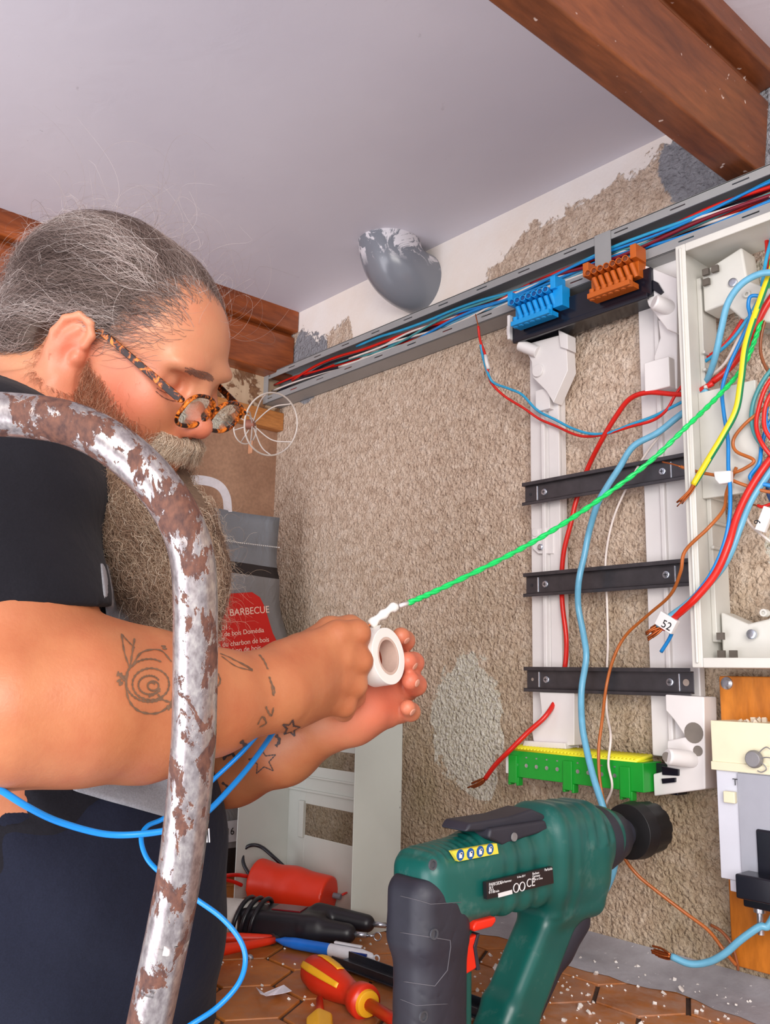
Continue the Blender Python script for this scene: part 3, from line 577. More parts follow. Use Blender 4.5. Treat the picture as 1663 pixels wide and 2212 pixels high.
b=MB();q=atY(1627,1640,ym-.006);b.lathe(q,YV,[(-.003,.0078),(.0,.0092),(.004,.0092),(.006,.007)],24);b.build('lead_seal',plain('lead',(140,138,140),.55,.5),ms,bev=.0006)
b=MB()
for sg in ([(1637,1630),(1645,1620),(1655,1614),(1663,1618)],[(1637,1645),(1650,1652),(1655,1662),(1645,1668),(1636,1665)],[(1640,1640),(1655,1636),(1675,1640)]): b.tube(spline([atY(x,y,ym-.006) for x,y in sg],5),.0006,6)
b.build('seal_wire',plain('lead',(140,138,140)),ms,smooth=True)
b=MB()
for k in range(70):
    x=random.uniform(xl+.02,xr);s=random.uniform(.0008,.0025);b.box((x,random.uniform(ym+.003,W-.03),z1+s*.6),(s*1.5,s,s),Euler((random.random()*3,random.random()*3,random.random()*3)).to_matrix())
o=b.build('plaster_crumbs',plain('crumb',(205,190,170),.9));tag(o,'plaster and wood crumbs lying on top of the breaker housing','debris',kind='stuff')
wire([(1700,1905,.06),(1663,1995,.065),(1640,2002,.07),(1600,2030,.075),(1565,2060,.078),(1530,2078,.08),(1490,2082,.085),(1450,2066,.09)],'pale blue',.0038,'pale blue wire with stripped copper end crossing the foot of the wooden board',cop=[(1450,2066,.09),(1435,2060,.09),(1415,2054,.09)],copn=7,seg=12)
wire([(1535,1998,.03),(1558,2012,.03),(1580,2040,.03),(1592,2080,.028),(1594,2095,.026)],'brown',.0018,'short brown wire rising in front of the board foot')
# crumbs
b=MB()
for k in range(330):
    if k<60: x=random.uniform(-1.05,-.75);y=random.uniform(.60,.85)
    else: x=random.uniform(-.80,-.45);y=random.uniform(.72,W-.03)
    s=random.choice((.0006,.0008,.001,.0012,.002));z=Z0+s*.5+(.006 if y>W-.07 else 0)
    b.box((x,y,z),(s*random.uniform(.7,1.6),s,s*.7),Euler((random.random(),random.random(),random.random()*3)).to_matrix())
o=b.build('plaster_crumbs',plain('crumb_white',(214,208,202),.9));tag(o,'scattered plaster crumbs on the tiled worktop and cement strip','debris',kind='stuff')
# ================================================================== SDF ENGINE
class SDF:
    """smooth unions of solids, meshed into one continuous surface"""
    def __init__(s): s.p=[]
    def cone(s,a,b,ra,rb,k=.01,sub=False):
        a=np.array(a,float);b=np.array(b,float);s.p.append(('c',a,b,ra,rb,k,sub,(a+b)/2,np.linalg.norm(b-a)/2+max(ra,rb)));return s
    def chain(s,pts,rs,k=.01):
        for i in range(len(pts)-1): s.cone(pts[i],pts[i+1],rs[i],rs[i+1],k)
        return s
    def ell(s,c,r,M=None,k=.01,sub=False):
        c=np.array(c,float);M=np.eye(3) if M is None else np.array(M,float);s.p.append(('e',c,np.array(r,float),M,k,None,sub,c,max(r)));return s
    def box(s,c,h,rd,M=None,k=.01,sub=False):
        c=np.array(c,float);M=np.eye(3) if M is None else np.array(M,float);s.p.append(('b',c,np.array(h,float)-rd,M,k,rd,sub,c,float(np.linalg.norm(h))));return s
    def ev(s,X,prims=None):
        d=None
        for q in (prims if prims is not None else s.p):
            if q[0]=='c':
                _,a,b,ra,rb,k,sub,_,_=q;ba=b-a;l2=ba@ba;pa=X-a;t=np.clip(pa@ba/l2,0,1);e=np.linalg.norm(pa-t[:,None]*ba,axis=1)-(ra+(rb-ra)*t)
            elif q[0]=='e':
                _,c,r,M,k,_,sub,_,_=q;l=(X-c)@M.T;k0=np.linalg.norm(l/r,axis=1);k1=np.linalg.norm(l/(r*r),axis=1)+1e-9;e=np.where(k0<1e-3,-r.min(),k0*(k0-1)/k1)
            else:
                _,c,h,M,k,rd,sub,_,_=q;l=np.abs((X-c)@M.T)-h;e=np.linalg.norm(np.maximum(l,0),axis=1)+np.minimum(l.max(1),0)-rd
            if d is None: d=e;continue
            if sub:
                hh=np.maximum(k-np.abs(-e-d),0)/k;d=np.maximum(d,-e)+hh*hh*k*.25
            else:
                hh=np.maximum(k-np.abs(e-d),0)/k;d=np.minimum(d,e)-hh*hh*k*.25
        return d
    def mesh(s,h,post=None):
        lo=np.min([q[7]-q[8] for q in s.p if not q[6]],0)-h*3;hi=np.max([q[7]+q[8] for q in s.p if not q[6]],0)+h*3
        N=16;nb=np.ceil((hi-lo)/(h*N)).astype(int);rad=h*(N+2)*.87
        off_=np.stack(np.meshgrid(*[np.arange(N+2)]*3,indexing='ij'),-1).reshape(-1,3)
        gi=np.stack(np.meshgrid(*[np.arange(n) for n in nb],indexing='ij'),-1).reshape(-1,3)
        cen=lo+(gi+.5)*h*N;dc=s.ev(cen);gi=gi[np.abs(dc)<rad*1.6+.004];dims=nb*N+3
        VK=[];VP=[];FK=[]
        for g in gi:
            c=lo+(g+.5)*h*N
            pr=[q for q in s.p if np.linalg.norm(q[7]-c)<q[8]+rad+.05]
            if not any(not q[6] for q in pr): continue
            while pr[0][6]: pr=pr[1:]+pr[:1]
            X=lo+(g*N+off_)*h;d=s.ev(X,pr)
            if post is not None: d=post(X,d)
            if d.min()>0 or d.max()<0: continue
            D=d.reshape(N+2,N+2,N+2);S=D<0
            C=[D[i:N+1+i,j:N+1+j,k:N+1+k] for i in(0,1) for j in(0,1) for k in(0,1)]
            cs=sum((c_<0).astype(np.int8) for c_ in C);act=(cs>0)&(cs<8)
            idx=np.argwhere(act)
            if not len(idx): continue
            vals=np.stack([c_[act] for c_ in C],1)
            corners=np.array([(i,j,k) for i in(0,1) for j in(0,1) for k in(0,1)],float)
            acc=np.zeros((len(idx),3));cnt=np.zeros(len(idx))
            for a in range(8):
                for b_ in range(a+1,8):
                    if np.abs(corners[a]-corners[b_]).sum()!=1: continue
                    va,vb=vals[:,a],vals[:,b_];m=(va<0)!=(vb<0);t=np.where(m,va/(va-vb+1e-20),0)
                    acc+=np.where(m[:,None],corners[a]+(corners[b_]-corners[a])*t[:,None],0);cnt+=m
            pos=lo+(g*N+idx+acc/cnt[:,None])*h
            gk=g*N+idx;VK.append((gk[:,0]*dims[1]+gk[:,1])*dims[2]+gk[:,2]);VP.append(pos)
            def key(A): A=A+g*N;return (A[...,0]*dims[1]+A[...,1])*dims[2]+A[...,2]
            for ax in range(3):
                u_,v_=[(1,2),(2,0),(0,1)][ax]
                sl0=[slice(1,N+1)]*3;sl0[ax]=slice(0,N);sl1=list(sl0);sl1[ax]=slice(1,N+1)
                A=S[tuple(sl0)];B=S[tuple(sl1)];e=np.argwhere(A!=B)
                if not len(e): continue
                inside=A[tuple(e.T)];st=np.array([1,1,1]);st[ax]=0;e=e+st
                du=np.zeros(3,int);du[u_]=1;dv=np.zeros(3,int);dv[v_]=1
                Q=np.stack([key(e-du-dv),key(e-dv),key(e),key(e-du)],1);Q[~inside]=Q[~inside][:,::-1];FK.append(Q)
        VK=np.concatenate(VK);VP=np.concatenate(VP);FK=np.concatenate(FK)
        uk,ix=np.unique(VK,return_index=True);V=VP[ix];F=np.searchsorted(uk,FK)
        for _ in range(2):
            n=np.zeros(len(V));a=np.zeros_like(V)
            for i in range(4): np.add.at(a,F[:,i],V[F[:,(i+1)%4]]+V[F[:,i-1]]);np.add.at(n,F[:,i],2)
            V=V*.5+.5*a/np.maximum(n,1)[:,None]
        return V,F
def mesh_np(name,V,F):
    me=bpy.data.meshes.new(name);me.vertices.add(len(V));me.vertices.foreach_set('co',np.asarray(V,np.float32).ravel())
    k=F.shape[1];me.loops.add(F.size);me.loops.foreach_set('vertex_index',F.ravel().astype(np.int32))
    me.polygons.add(len(F));me.polygons.foreach_set('loop_start',np.arange(0,F.size,k,dtype=np.int32));me.update(calc_edges=True);return me
def sdf_obj(s,name,h,mat,parent=None,post=None,origin=None):
    V,F=s.mesh(h,post);return link(name,mesh_np(name,V,F),mat,parent,True,origin)
# ================================================================== COVER LEANING IN THE CORNER
M_cov=plain('painted_cover_white',(196,200,192),.5,0,.05,8,.03)
cv=thing('cabinet_cover',(-1.05,.85,Z0),'off-white deep cabinet cover with module window standing upright behind the tools','cover')
cX=-.957;cY0,cY1=.800,.887;cz1=-.055
xl=atY(625,1750,cY1).x;b=MB()
b.bb((cX-.002,cY0,Z0),(cX,cY1,cz1));b.build('right_side',M_cov,cv,bev=.0008)
b=MB();b.bb((xl-.002,cY0-.01,Z0),(xl,cY1,cz1));b.build('left_side',M_cov,cv,bev=.0008)
wx0=atY(660,1780,cY1).x;wz1=atY(660,1735,cY1).z;wz0=atY(660,1803,cY1).z
b=MB();y0,y1=cY1-.002,cY1
b.bb((xl,y0,Z0),(wx0,y1,cz1));b.bb((wx0,y0,Z0),(cX,y1,wz0));b.bb((wx0,y0,wz1),(cX,y1,wz1+.058));b.bb((wx0,y0,wz1+.085),(cX,y1,cz1))
b.bb((wx0-.012,y0-.004,wz0-.004),(wx0,y0,wz1+.004));b.bb((xl,y0-.0025,wz1+.018),(cX,y0,wz1+.022));b.bb((xl,y0-.0025,wz1+.040),(cX,y0,wz1+.043))
b.build('window_panel',M_cov,cv,bev=.0008)
# ================================================================== CHARCOAL BAG
def bag_mat():
    m,N,L,b=newmat('charcoal_bag_paper');g=N.new('ShaderNodeNewGeometry');p=g.outputs['Position'];s=N.new('ShaderNodeSeparateXYZ');L.new(p,s.inputs[0])
    mr=N.new('ShaderNodeMapRange');mr.inputs[1].default_value=Z0;mr.inputs[2].default_value=.32;L.new(s.outputs[2],mr.inputs[0])
    za=atX(600,1225,-1.36).z;zb2=atX(600,1250,-1.36).z;f=lambda z:(z-Z0)/(.32-Z0)
    zc_=atX(500,1830,-1.36).z
    col=ramp(N,L,mr.outputs[0],[(0,lin((30,30,34))),(f(zc_),lin((132,132,134))),(f(zb2),lin((34,30,34))),(f(za),lin((126,130,136)))],'CONSTANT')
    n=noise(N,L,8,5,.6,p);col=mix(N,L,.3,col,ramp(N,L,n,[(.3,(.8,.8,.8)),(.7,(1.1,1.1,1.1))]),'MULTIPLY')
    L.new(col,b.inputs['Base Color']);b.inputs['Roughness'].default_value=.5;bump(N,L,b,noise(N,L,28,3,.5,p,1.5),.4,.006);return m
bg=thing('charcoal_bag',(-1.42,.8,Z0),'grey paper charcoal sack with red label and black band standing in the corner','bag')
XB=-1.36;zt_=atX(560,1112,XB).z
prof=[(1112,602),(1160,604),(1220,606),(1240,612),(1300,622),(1380,634),(1500,640),(1700,636),(1850,630),(1990,625)]
V=[];F=[];nc=16
rows=[]
for (py,px) in prof:
    a=atX(px,py,XB);rows.append((a.z,a.y))
zs=np.linspace(zt_,Z0,40);ys=np.interp(-zs,[-r[0] for r in rows],[r[1] for r in rows])
for i,(z,ye) in enumerate(zip(zs,ys)):
    dep=.012+.10*min(1,(zt_-z)/.16)**.8;yl=.60
    ring=[]
    for k in range(nc+1):
        t=k/nc;y=yl+(ye-yl)*t;xx=XB-.0+.006*math.sin(t*9+z*14)+.004*math.sin(z*50+t*5)*(1 if z<zt_-.1 else .3)-.018*max(0,t-.8)*5*min(1,(zt_-z)/.15);ring.append((xx,y,z))
    for k in range(nc+1):
        t=1-k/nc;y=yl+(ye-yl)*t;ring.append((max(XB-dep,-1.485),y,z))
    V+=ring
nr=2*(nc+1)
F=[(i*nr+k,i*nr+(k+1)%nr,(i+1)*nr+(k+1)%nr,(i+1)*nr+k) for i in range(39) for k in range(nr)]+[tuple(range(nr))[::-1]]
MB().add(V,F).build('paper_body',bag_mat(),bg,smooth=True)
M_label=plain('red_label',(196,22,14),.45,0,.05,10,.0)
xo=XB+.012
lab=[(466,1284),(545,1279),(562,1290),(572,1310),(590,1368),(606,1400),(606,1440),(440,1440),(440,1300)]
b=MB();b.prism([atX(x,y,xo) for x,y in lab],(-.008,0,0));b.build('label',M_label,bg,bev=.001)
M_tx=plain('label_text_cream',(238,200,180),.6,0,.03,10,0)
def bagtext(s_,px,py,sz,name='lettering',mat=None):
    p=atX(px,py,xo+.0004);a=math.radians(8);text(s_,p,(0,math.cos(a),math.sin(a)),(0,-math.sin(a),math.cos(a)),sz,mat or M_tx,bg,name)
bagtext('POUR BARBECUE',440,1336,.0175);bagtext("D'EMPLOI :",432,1366,.0125);bagtext('charbon de bois Domédia',437,1380,.0120);bagtext('barbecue',437,1389,.0120);bagtext('surface du charbon de bois',437,1403,.0125);bagtext('peu de charbon de bois',437,1419,.0125)
b=MB()
for k in range(34): 
    p=atX(466+k*4.1,1166+k*.5,XB+.009);b.box(p,(.0005,.0028,.0009))
b.build('stitching',plain('white_thread',(225,222,218),.7),bg)
zl=atX(475,1812,XB+.01);b=MB();b.prism([atX(x,y,XB+.011) for x,y in ((468,1778),(526,1770),(526,1815),(476,1822))],(-.004,0,0));b.build('date_label',plain('pale_label',(196,196,200),.6),bg)
text('16 08 219',atX(488,1805,XB+.0115),(0,1,.04),(0,-.04,1),.0165,M_ink,bg)
b=MB();hp=[atX(x,y,XB-.006) for x,y in ((392,1062),(400,1046),(420,1037),(455,1041),(477,1053),(489,1075),(492,1106))]
sp=spline(hp,6);v=[];wv=Vector((0,.0,0))
for i,p in enumerate(sp):
    t=(sp[min(i+1,len(sp)-1)]-sp[max(i-1,0)]).normalized();n=t.cross(Vector((1,0,0))).normalized()*.0085
    v+=[p+n,p-n,p-n+Vector((.001,0,0)),p+n+Vector((.001,0,0))]
f=[(i*4+k,i*4+(k+1)%4,i*4+4+(k+1)%4,i*4+4+k) for i in range(len(sp)-1) for k in range(4)];b.add(v,f);b.build('carry_handle',plain('white_paper_handle',(222,218,222),.6),bg)
# ================================================================== WIRE ROSE HANGING IN THE CORNER
M_wr=plain('off_white_wire',(216,206,196),.45,0,.08,30,.02)
wr=thing('wire_lampshade',P(565,915,1.56),'off-white bare wire lampshade of two rings with spokes hanging in the corner','lampshade')
def ringpts(cx,cy,rx,ry,t,rot,tilt,n=48):
    out=[]
    for i in range(n+1):
        a=2*math.pi*i/n;x=rx*math.cos(a);y=ry*math.sin(a);xr=x*math.cos(rot)-y*math.sin(rot);yr=x*math.sin(rot)+y*math.cos(rot)
        out.append(P(cx+xr,cy+yr,t+tilt*x/rx))
    return out
b=MB();big=ringpts(585,916,57,68,1.50,.1,.05);b.tube(big,.0015,8,cap=False);b.build('large_ring',M_wr,wr,smooth=True)
b=MB();small=ringpts(529,927,24,32,1.62,-.1,.02);b.tube(small,.0013,8,cap=False);b.build('small_ring',M_wr,wr,smooth=True)
b=MB();hub=P(545,917,1.585)
for i,k in enumerate((4,11,18,26,34,42)):
    q=big[k];m=(hub+q)*.5+Vector((0,0,.012 if i in(3,4,5) else -.012));b.tube(spline([hub,m,q],8),.0012,6)
for k in range(0,48,8): b.tube([hub,small[k]],.0010,6)
b.build('spoke',M_wr,wr,smooth=True);bpy.data.objects['spoke']['kind']='stuff'
b=MB();b.lathe(hub+Vector((-.008,-.008,0)),(1,.9,.0),[(0,.009),(.016,.009)],18);b.build('hub',plain('rusty_hub',(150,96,78),.6,.3,.2,60),wr,bev=.001)
b=MB();b.box(P(541,966,1.58),(.006,.002,.012));b.build('wood_tab',plain('pale_wood_tab',(196,140,104),.6),wr,bev=.003)
# ================================================================== TOOLS ON THE WORKTOP
M_or=plain('orange_red_silicone',(226,52,20),.4,0,.05,20,.02)
def Zp(px,py,h): return atZ(px,py,Z0+h)
s=SDF();a=P(562,1902,1.345);c=P(702,1938,1.30);d=(c-a)
s.cone(a,a+d*.42,.0315,.027,.012).cone(a+d*.42,a+d*.55,.0265,.0275,.012).cone(a+d*.55,c,.0300,.0305,.012)
dn=np.array((c-a).normalized())
sl=sdf_obj(s,'torch_sleeve',.0022,M_or,post=lambda X,dd:np.maximum(dd,np.abs((X-np.array((a+c)/2))@dn)-.062));tag(sl,'orange-red rubber tool sleeve lying on the black tester against the cover','tool sleeve')
o=MB().lathe(P(728,1936,1.295),dn,[(-.006,.004),(.006,.004)],12).build('cable_gland',plain('grey_gland',(120,120,128),.5),sl)
rw=MB();rw.tube(spline([P(732,1936,1.30),P(745,1930,1.3),P(757,1925,1.33)],5),.0016,8);rw.build('red_lead',wmat('red'),sl,smooth=True)
# black cable loop
o=MB().tube(spline([P(540,1892,1.36),P(526,1865,1.37),P(526,1838,1.38),P(542,1826,1.38),P(565,1830,1.38),P(595,1855,1.37),P(630,1888,1.36)],8),.0028,10).build('black_cable',plain('black_rubber_cable',(28,28,34),.35),smooth=True);tag(o,'glossy black cable loop rising behind the orange-red sleeve','cable')
o=MB().tube(spline([P(440,1905,1.25),P(480,1893,1.3),P(510,1890,1.33),P(535,1893,1.34)],6),.003,8).tube(spline([P(440,1885,1.25),P(480,1898,1.3),P(505,1905,1.32),P(522,1912,1.33)],6),.0028,8).build('red_test_lead',wmat('red'),smooth=True);tag(o,'doubled red test lead reaching the orange-red sleeve from behind the trousers','cable')
# two pole voltage tester
vt=thing('voltage_tester',Zp(600,2010,0),'black two-pole voltage tester with white end and metal probe tips','voltage tester')
ax=(Zp(735,1995,.018)-Zp(545,1975,.018)).normalized();sd=Vector((0,0,1)).cross(ax).normalized();Mx=Matrix((ax,sd,Vector((0,0,1))))
c0=Zp(648,1997,.020);s=SDF();s.box(c0-ax*.02,(.060,.028,.018),.010,np.array(Mx),.006);s.cone(c0+ax*.02-sd*.016,c0+ax*.070-sd*.016,.016,.012,.006).cone(c0+ax*.02+sd*.016+Vector((0,0,.012)),c0+ax*.086+sd*.014+Vector((0,0,.006)),.013,.011,.006)
M_tbk=plain('black_tester_plastic',(30,28,34),.4,0,.15,40,.05)
sdf_obj(s,'tester_body',.002,M_tbk,vt)
b=MB();b.box(c0+ax*-.015+Vector((0,0,.0185)),(.020,.014,.001),Mx.transposed());b.build('red_window',plain('dark_red_window',(110,20,28),.25),vt,bev=.0005)
s=SDF();s.cone(c0-ax*.075,c0-ax*.17,.024,.022,.01);sdf_obj(s,'white_end',.0025,plain('tester_white',(206,204,198),.4),vt)
b=MB();b.box(c0-ax*.125+Vector((0,0,.0245))-sd*.004,(.014,.008,.001),Mx.transposed());b.build('red_marking',M_or,vt)
for k,oo in enumerate((-.035,-.042,-.05)):
    pass
b=MB()
for k in range(3):
    cc=c0-ax*(.055+.012*k);b.tube([cc+(sd*math.cos(a_)*1.25+Vector((0,0,1))*math.sin(a_))*.0265+ax*.006*math.sin(a_) for a_ in [i*math.pi/12 for i in range(25)]],.0030,8,cap=False)
b.build('wrapped_cord',plain('black_rubber_cable',(28,28,34)),vt,smooth=True)
for e_,nm in ((c0+ax*.070-sd*.016,0),(c0+ax*.086+sd*.014+Vector((0,0,.006)),1)):
    b=MB();b.tube([e_+ax*.008,e_+ax*.026],.0035,10);b.tube([e_+ax*.026,e_+ax*.036],.0018,8);q=e_+ax*.040;b.tube([q+(ax*math.cos(a_)+Vector((0,0,1))*math.sin(a_))*.0048 for a_ in [i*math.pi/8 for i in range(17)]],.0009,6,cap=False);b.build('probe_tip',M_scr,vt,smooth=True)
text('VOLT',c0-ax*.058+sd*-.010+Vector((0,0,.0205)),ax+sd*.9,sd-ax*.9,.008,plain('tester_white',(206,204,198)),vt)
# pliers handles
pl=thing('pliers',Zp(520,2035,0),'red-handled pliers lying beside the dark blue trousers','pliers')
b=MB();b.tube(spline([Zp(440,2030,.010),Zp(500,2026,.010),Zp(592,2027,.008)],6),.0075,10,rf=lambda t:.0085-.004*t);b.build('handle',M_or,pl,smooth=True)
b=MB();b.tube(spline([Zp(440,2058,.010),Zp(490,2050,.010),Zp(592,2031,.008)],6),.0075,10,rf=lambda t:.0095-.005*t);b.build('handle',M_or,pl,smooth=True)
b=MB();b.tube([Zp(588,2029,.008),Zp(604,2028,.007)],.006,10,rf=lambda t:.0075-.004*t);b.build('jaw',M_steel,pl)
# pens
def penpts(*q): return [Zp(x,y,h) for x,y,h in q]
pg=thing('ballpoint_pen',Zp(680,2030,0),'thin dark grey pen lying behind the blue and white pen','pen')
a,b_=penpts((592,2022,.006),(758,2034,.006));d=b_-a
MB().lathe(a,d,[(0,.0016),(.012,.0045),(d.length*.84,.0050),(d.length*.85,.0042)],14).build('barrel',plain('pen_grey',(86,90,104),.35),pg,bev=.0003)
MB().lathe(a+d*.85,d,[(0,.0054),(d.length*.13,.0050),(d.length*.15,.0035)],14).build('cap',M_blk,pg,bev=.0003)
pn=thing('ballpoint_pen',Zp(700,2040,0),'blue and white four-colour pen lying above the red and yellow screwdriver','pen')
a,b_=penpts((594,2024,.009),(812,2070,.009));a=Zp(594,2030,.009);d=b_-a;Lh=d.length;dn_=d.normalized()
MB().lathe(a,d,[(0,.0012),(.004,.0022),(.014,.0052),(.03,.0068),(Lh*.56,.0072)],20).build('barrel',plain('pen_blue',(28,108,206),.3),pn,bev=.0002)
MB().lathe(a+d*.56,d,[(0,.0075),(Lh*.30,.0075),(Lh*.40,.0050),(Lh*.42,.0022)],20).build('upper_barrel',plain('pen_white',(226,228,236),.3),pn,bev=.0003)
sdp=Vector((0,0,1)).cross(dn_).normalized();tow=(-sdp if (-sdp).dot(Vector(FW))<0 else sdp)
Mp=Matrix((dn_,sdp,Vector((0,0,1)))).transposed()
MB().box(a+d*.73+Vector((0,0,.0095))-tow*.001,(Lh*.13,.0022,.0012),Mp).build('clip',plain('pen_white',(226,228,236)),pn,bev=.0005)
MB().box(a+d*.86+tow*.0062+Vector((0,0,.003)),(.011,.0016,.0016),Mp).build('blue_slider',plain('navy_slider',(24,50,130),.35),pn,bev=.0005)
MB().box(a+d*.85+tow*.0072+Vector((0,0,-.0025)),(.011,.0012,.0016),Mp).build('green_slider',plain('green_slider',(14,84,60),.35),pn,bev=.0005)
q=b_+dn_*.001;MB().tube([q+(dn_*math.cos(t)+Vector((0,0,1))*math.sin(t))*.0035 for t in [i*math.pi/8 for i in range(17)]],.001,6,cap=False).build('loop',plain('pen_white',(226,228,236)),pn,smooth=True)
# steel rail offcut
a=Zp(735,2075,.006);c=Zp(1050,2190,.006);d=(c-a).normalized();sd2=Vector((0,0,1)).cross(d).normalized();Mr=Matrix((d,sd2,Vector((0,0,1)))).transposed();b=MB();L_=(c-a).length
b.box((a+c)/2,(L_/2,.0175,.0008),Mr);b.box((a+c)/2+sd2*.0135+Vector((0,0,.004)),(L_/2,.0008,.004),Mr);b.box((a+c)/2-sd2*.0135+Vector((0,0,.004)),(L_/2,.0008,.004),Mr)
o=b.build('steel_rail',plain('dark_blue_steel',(74,80,92),.35,.8,.15,30,.05),bev=.0005);tag(o,'dark steel mounting rail offcut lying on tiles behind the drill handle','rail')
# insulated screwdriver
sv=thing('screwdriver',Zp(740,2130,0),'red screwdriver with yellow stripes on its bulbous handle, lying left of the drill','screwdriver')
a=Zp(664,2088,.016);c=Zp(792,2167,.014);d=(c-a);Lh=d.length;dn_=d.normalized()
M_sr=plain('screwdriver_red',(214,48,24),.35,0,.05,30,.02);M_sy=plain('screwdriver_yellow',(240,176,36),.4,0,.04,30,.02)
prof=[(0,.004),(.003,.010),(.012,.0165),(.030,.0195),(.050,.0180),(.068,.0145),(.080,.0120),(.090,.0125),(.095,.0165),(.104,.0175),(.108,.0165)]
k_=Lh/.108;prof=[(x*k_,y) for x,y in prof];MB().lathe(a,d,prof,32).build('handle',M_sr,sv,smooth=True)
sdp=Vector((0,0,1)).cross(dn_).normalized();tow=(-sdp if (-sdp).dot(Vector(FW))<0 else sdp)
def hr(x): 
    return float(np.interp(x,[p[0] for p in prof],[p[1] for p in prof]))
for ang0,ang1,x0_,x1_ in ((20,42,.006,.075),(82,112,.022,.060)):
    v=[];n=16
    for i in range(n+1):
        x=(x0_+(x1_-x0_)*i/n)*k_;r=hr(x)+.0006
        for j in range(5):
            an=math.radians(ang0+(ang1-ang0)*j/4);v.append(a+dn_*x+(tow*math.cos(an)+Vector((0,0,1))*math.sin(an))*r)
    f=[(i*5+j,i*5+j+1,i*5+6+j,i*5+5+j) for i in range(n) for j in range(4)];o=MB().add(v,f).build('grip_stripe',M_sy,sv,smooth=True);md=o.modifiers.new('s','SOLIDIFY');md.thickness=.0008
MB().lathe(a+dn_*Lh,d,[(-.001,.0135),(.004,.0125),(.005,.008)],24).build('yellow_collar',M_sy,sv,bev=.0005)
MB().tube([a+dn_*(Lh+.003),a+dn_*(Lh+.12)],.0062,14).build('shaft',M_sr,sv,smooth=True)
s2=thing('screwdriver',Zp(690,2200,0),'screwdriver with yellow hexagonal handle end and short red shaft at the bottom edge','screwdriver')
a=Zp(690,2158,.008);c=Zp(691,2206,.008);d=c-a;MB().tube([a,c+d*.2],.0052,12,rf=lambda t:.0035+.002*t).build('shaft',M_sr,s2,smooth=True)
MB().lathe(c,d,[(0,.009),(.004,.0145),(.012,.0145),(.05,.013)],6).build('handle',M_sy,s2,bev=.002)
b=MB();ps=[(553,2133),(562,2147),(575,2152),(590,2150),(612,2146),(630,2141),(613,2128),(600,2133),(585,2140),(570,2146)]
v=[Zp(x,y,.003+.006*abs(math.sin(i*.9))) for i,(x,y) in enumerate(ps)];b.prism(v,(0,0,.0004));o=b.build('paper_scrap',plain('white_paper',(222,220,232),.6));tag(o,'curled white paper scrap on the tiles left of the screwdrivers','paper scrap')
q=Zp(541,2066,.003);b=MB();b.lathe(q,(.4,.3,1),[(-.002,.0042),(0,.0042),(.0015,.0025)],12);b.tube([q,q+Vector((-.010,.002,-.001))],.0014,8);o=b.build('small_screw',M_scr);tag(o,'small shiny screw on the tiles beside the blue cable','screw')
# ================================================================== RUSTY TUBE
def rust_mat():
    m,N,L,b=newmat('chipped_silver_paint');co=coord(N,L,'Object',(1,1,.55));n=noise(N,L,75,6,.68,co,.35);n2=noise(N,L,14,3,.5,co);f=noise(N,L,320,3,.6,co)
    s=math_(N,L,'MULTIPLY_ADD',n2,.35,math_(N,L,'MULTIPLY',n,.75))
    mk=ramp(N,L,s,[(.575,(0,0,0)),(.59,(1,1,1))])
    paint=ramp(N,L,f,[(.3,lin((126,117,117))),(.5,lin((156,148,148))),(.7,lin((182,176,172)))])
    paint=mix(N,L,ramp(N,L,noise(N,L,40,4,.6,co),[(.6,(0,0,0)),(.72,(.6,.6,.6))]),paint,lin((170,120,84)))
    rust=ramp(N,L,f,[(.3,lin((66,40,36))),(.7,lin((112,72,56)))])
    L.new(mix(N,L,mk,paint,rust),b.inputs['Base Color']);L.new(math_(N,L,'SUBTRACT',.72,math_(N,L,'MULTIPLY',mk,.7),clamp=True),b.inputs['Metallic'])
    L.new(math_(N,L,'MULTIPLY_ADD',mk,.45,.30),b.inputs['Roughness']);bump(N,L,b,math_(N,L,'SUBTRACT',1,mk),.5,.0008);return m
tp=[(-40,893),(60,899),(140,912),(205,937),(265,975),(320,1025),(365,1082),(398,1145),(417,1215),(422,1300),(422,1400),(421,1500),(418,1600),(410,1700),(399,1800),(386,1895),(372,1970),(356,2050),(339,2130),(322,2212)]
pts=[P(x,y,.45) for x,y in tp];d=(pts[-1]-pts[-3]).normalized();k=(-1.24-pts[-1].z)/d.z;pts+=[pts[-1]+d*k*.5,pts[-1]+d*k]
lft=[P(-560,1500,.50),P(-520,1250,.49),P(-470,1080,.48),P(-380,960,.47),P(-250,900,.46),P(-140,890,.452)];dl=(lft[0]-lft[1]).normalized();dl=Vector((dl.x*.4,dl.y*.4,dl.z)).normalized();lft=[lft[0]+dl*((-1.24-lft[0].z)/dl.z)]+lft
o=MB().tube(spline(lft+pts,10),.0113,28).build('tubular_rail',rust_mat(),smooth=True);tag(o,'bent metal tube with chipped silver paint and rust spots in front of the man','metal tube')
# ================================================================== DRILL
dr=thing('hammer_drill',(-.605,.66,Z0),'dark green hammer drill with black rubber grip and chuck standing upright on the worktop','drill')
XD=-.605;XN=-.570
def drill_mat():
    m,N,L,b=newmat('dusty_green_plastic');co=coord(N,L);n=noise(N,L,22,6,.7,co,.4);f=noise(N,L,10,3,.5,co)
    col=ramp(N,L,f,[(.3,lin((10,74,68))),(.7,lin((18,92,84)))]);d=math_(N,L,'MULTIPLY',ramp(N,L,n,[(.55,(0,0,0)),(.75,(1,1,1))]),.22)
    L.new(mix(N,L,d,col,lin((150,160,155))),b.inputs['Base Color']);b.inputs['Roughness'].default_value=.36;bump(N,L,b,noise(N,L,300,3,.5,co),.06,.0005);return m
M_dg=drill_mat()
M_dk=plain('black_grip_rubber',(40,40,50),.55,0,.15,30,.12)
s=SDF();K=.012
def dY(px,py,x): 
    q=atX(px,py,x);return q.y,q.z
s.box((XD,.703,-.184),(.031,.132,.033),.018,None,K)
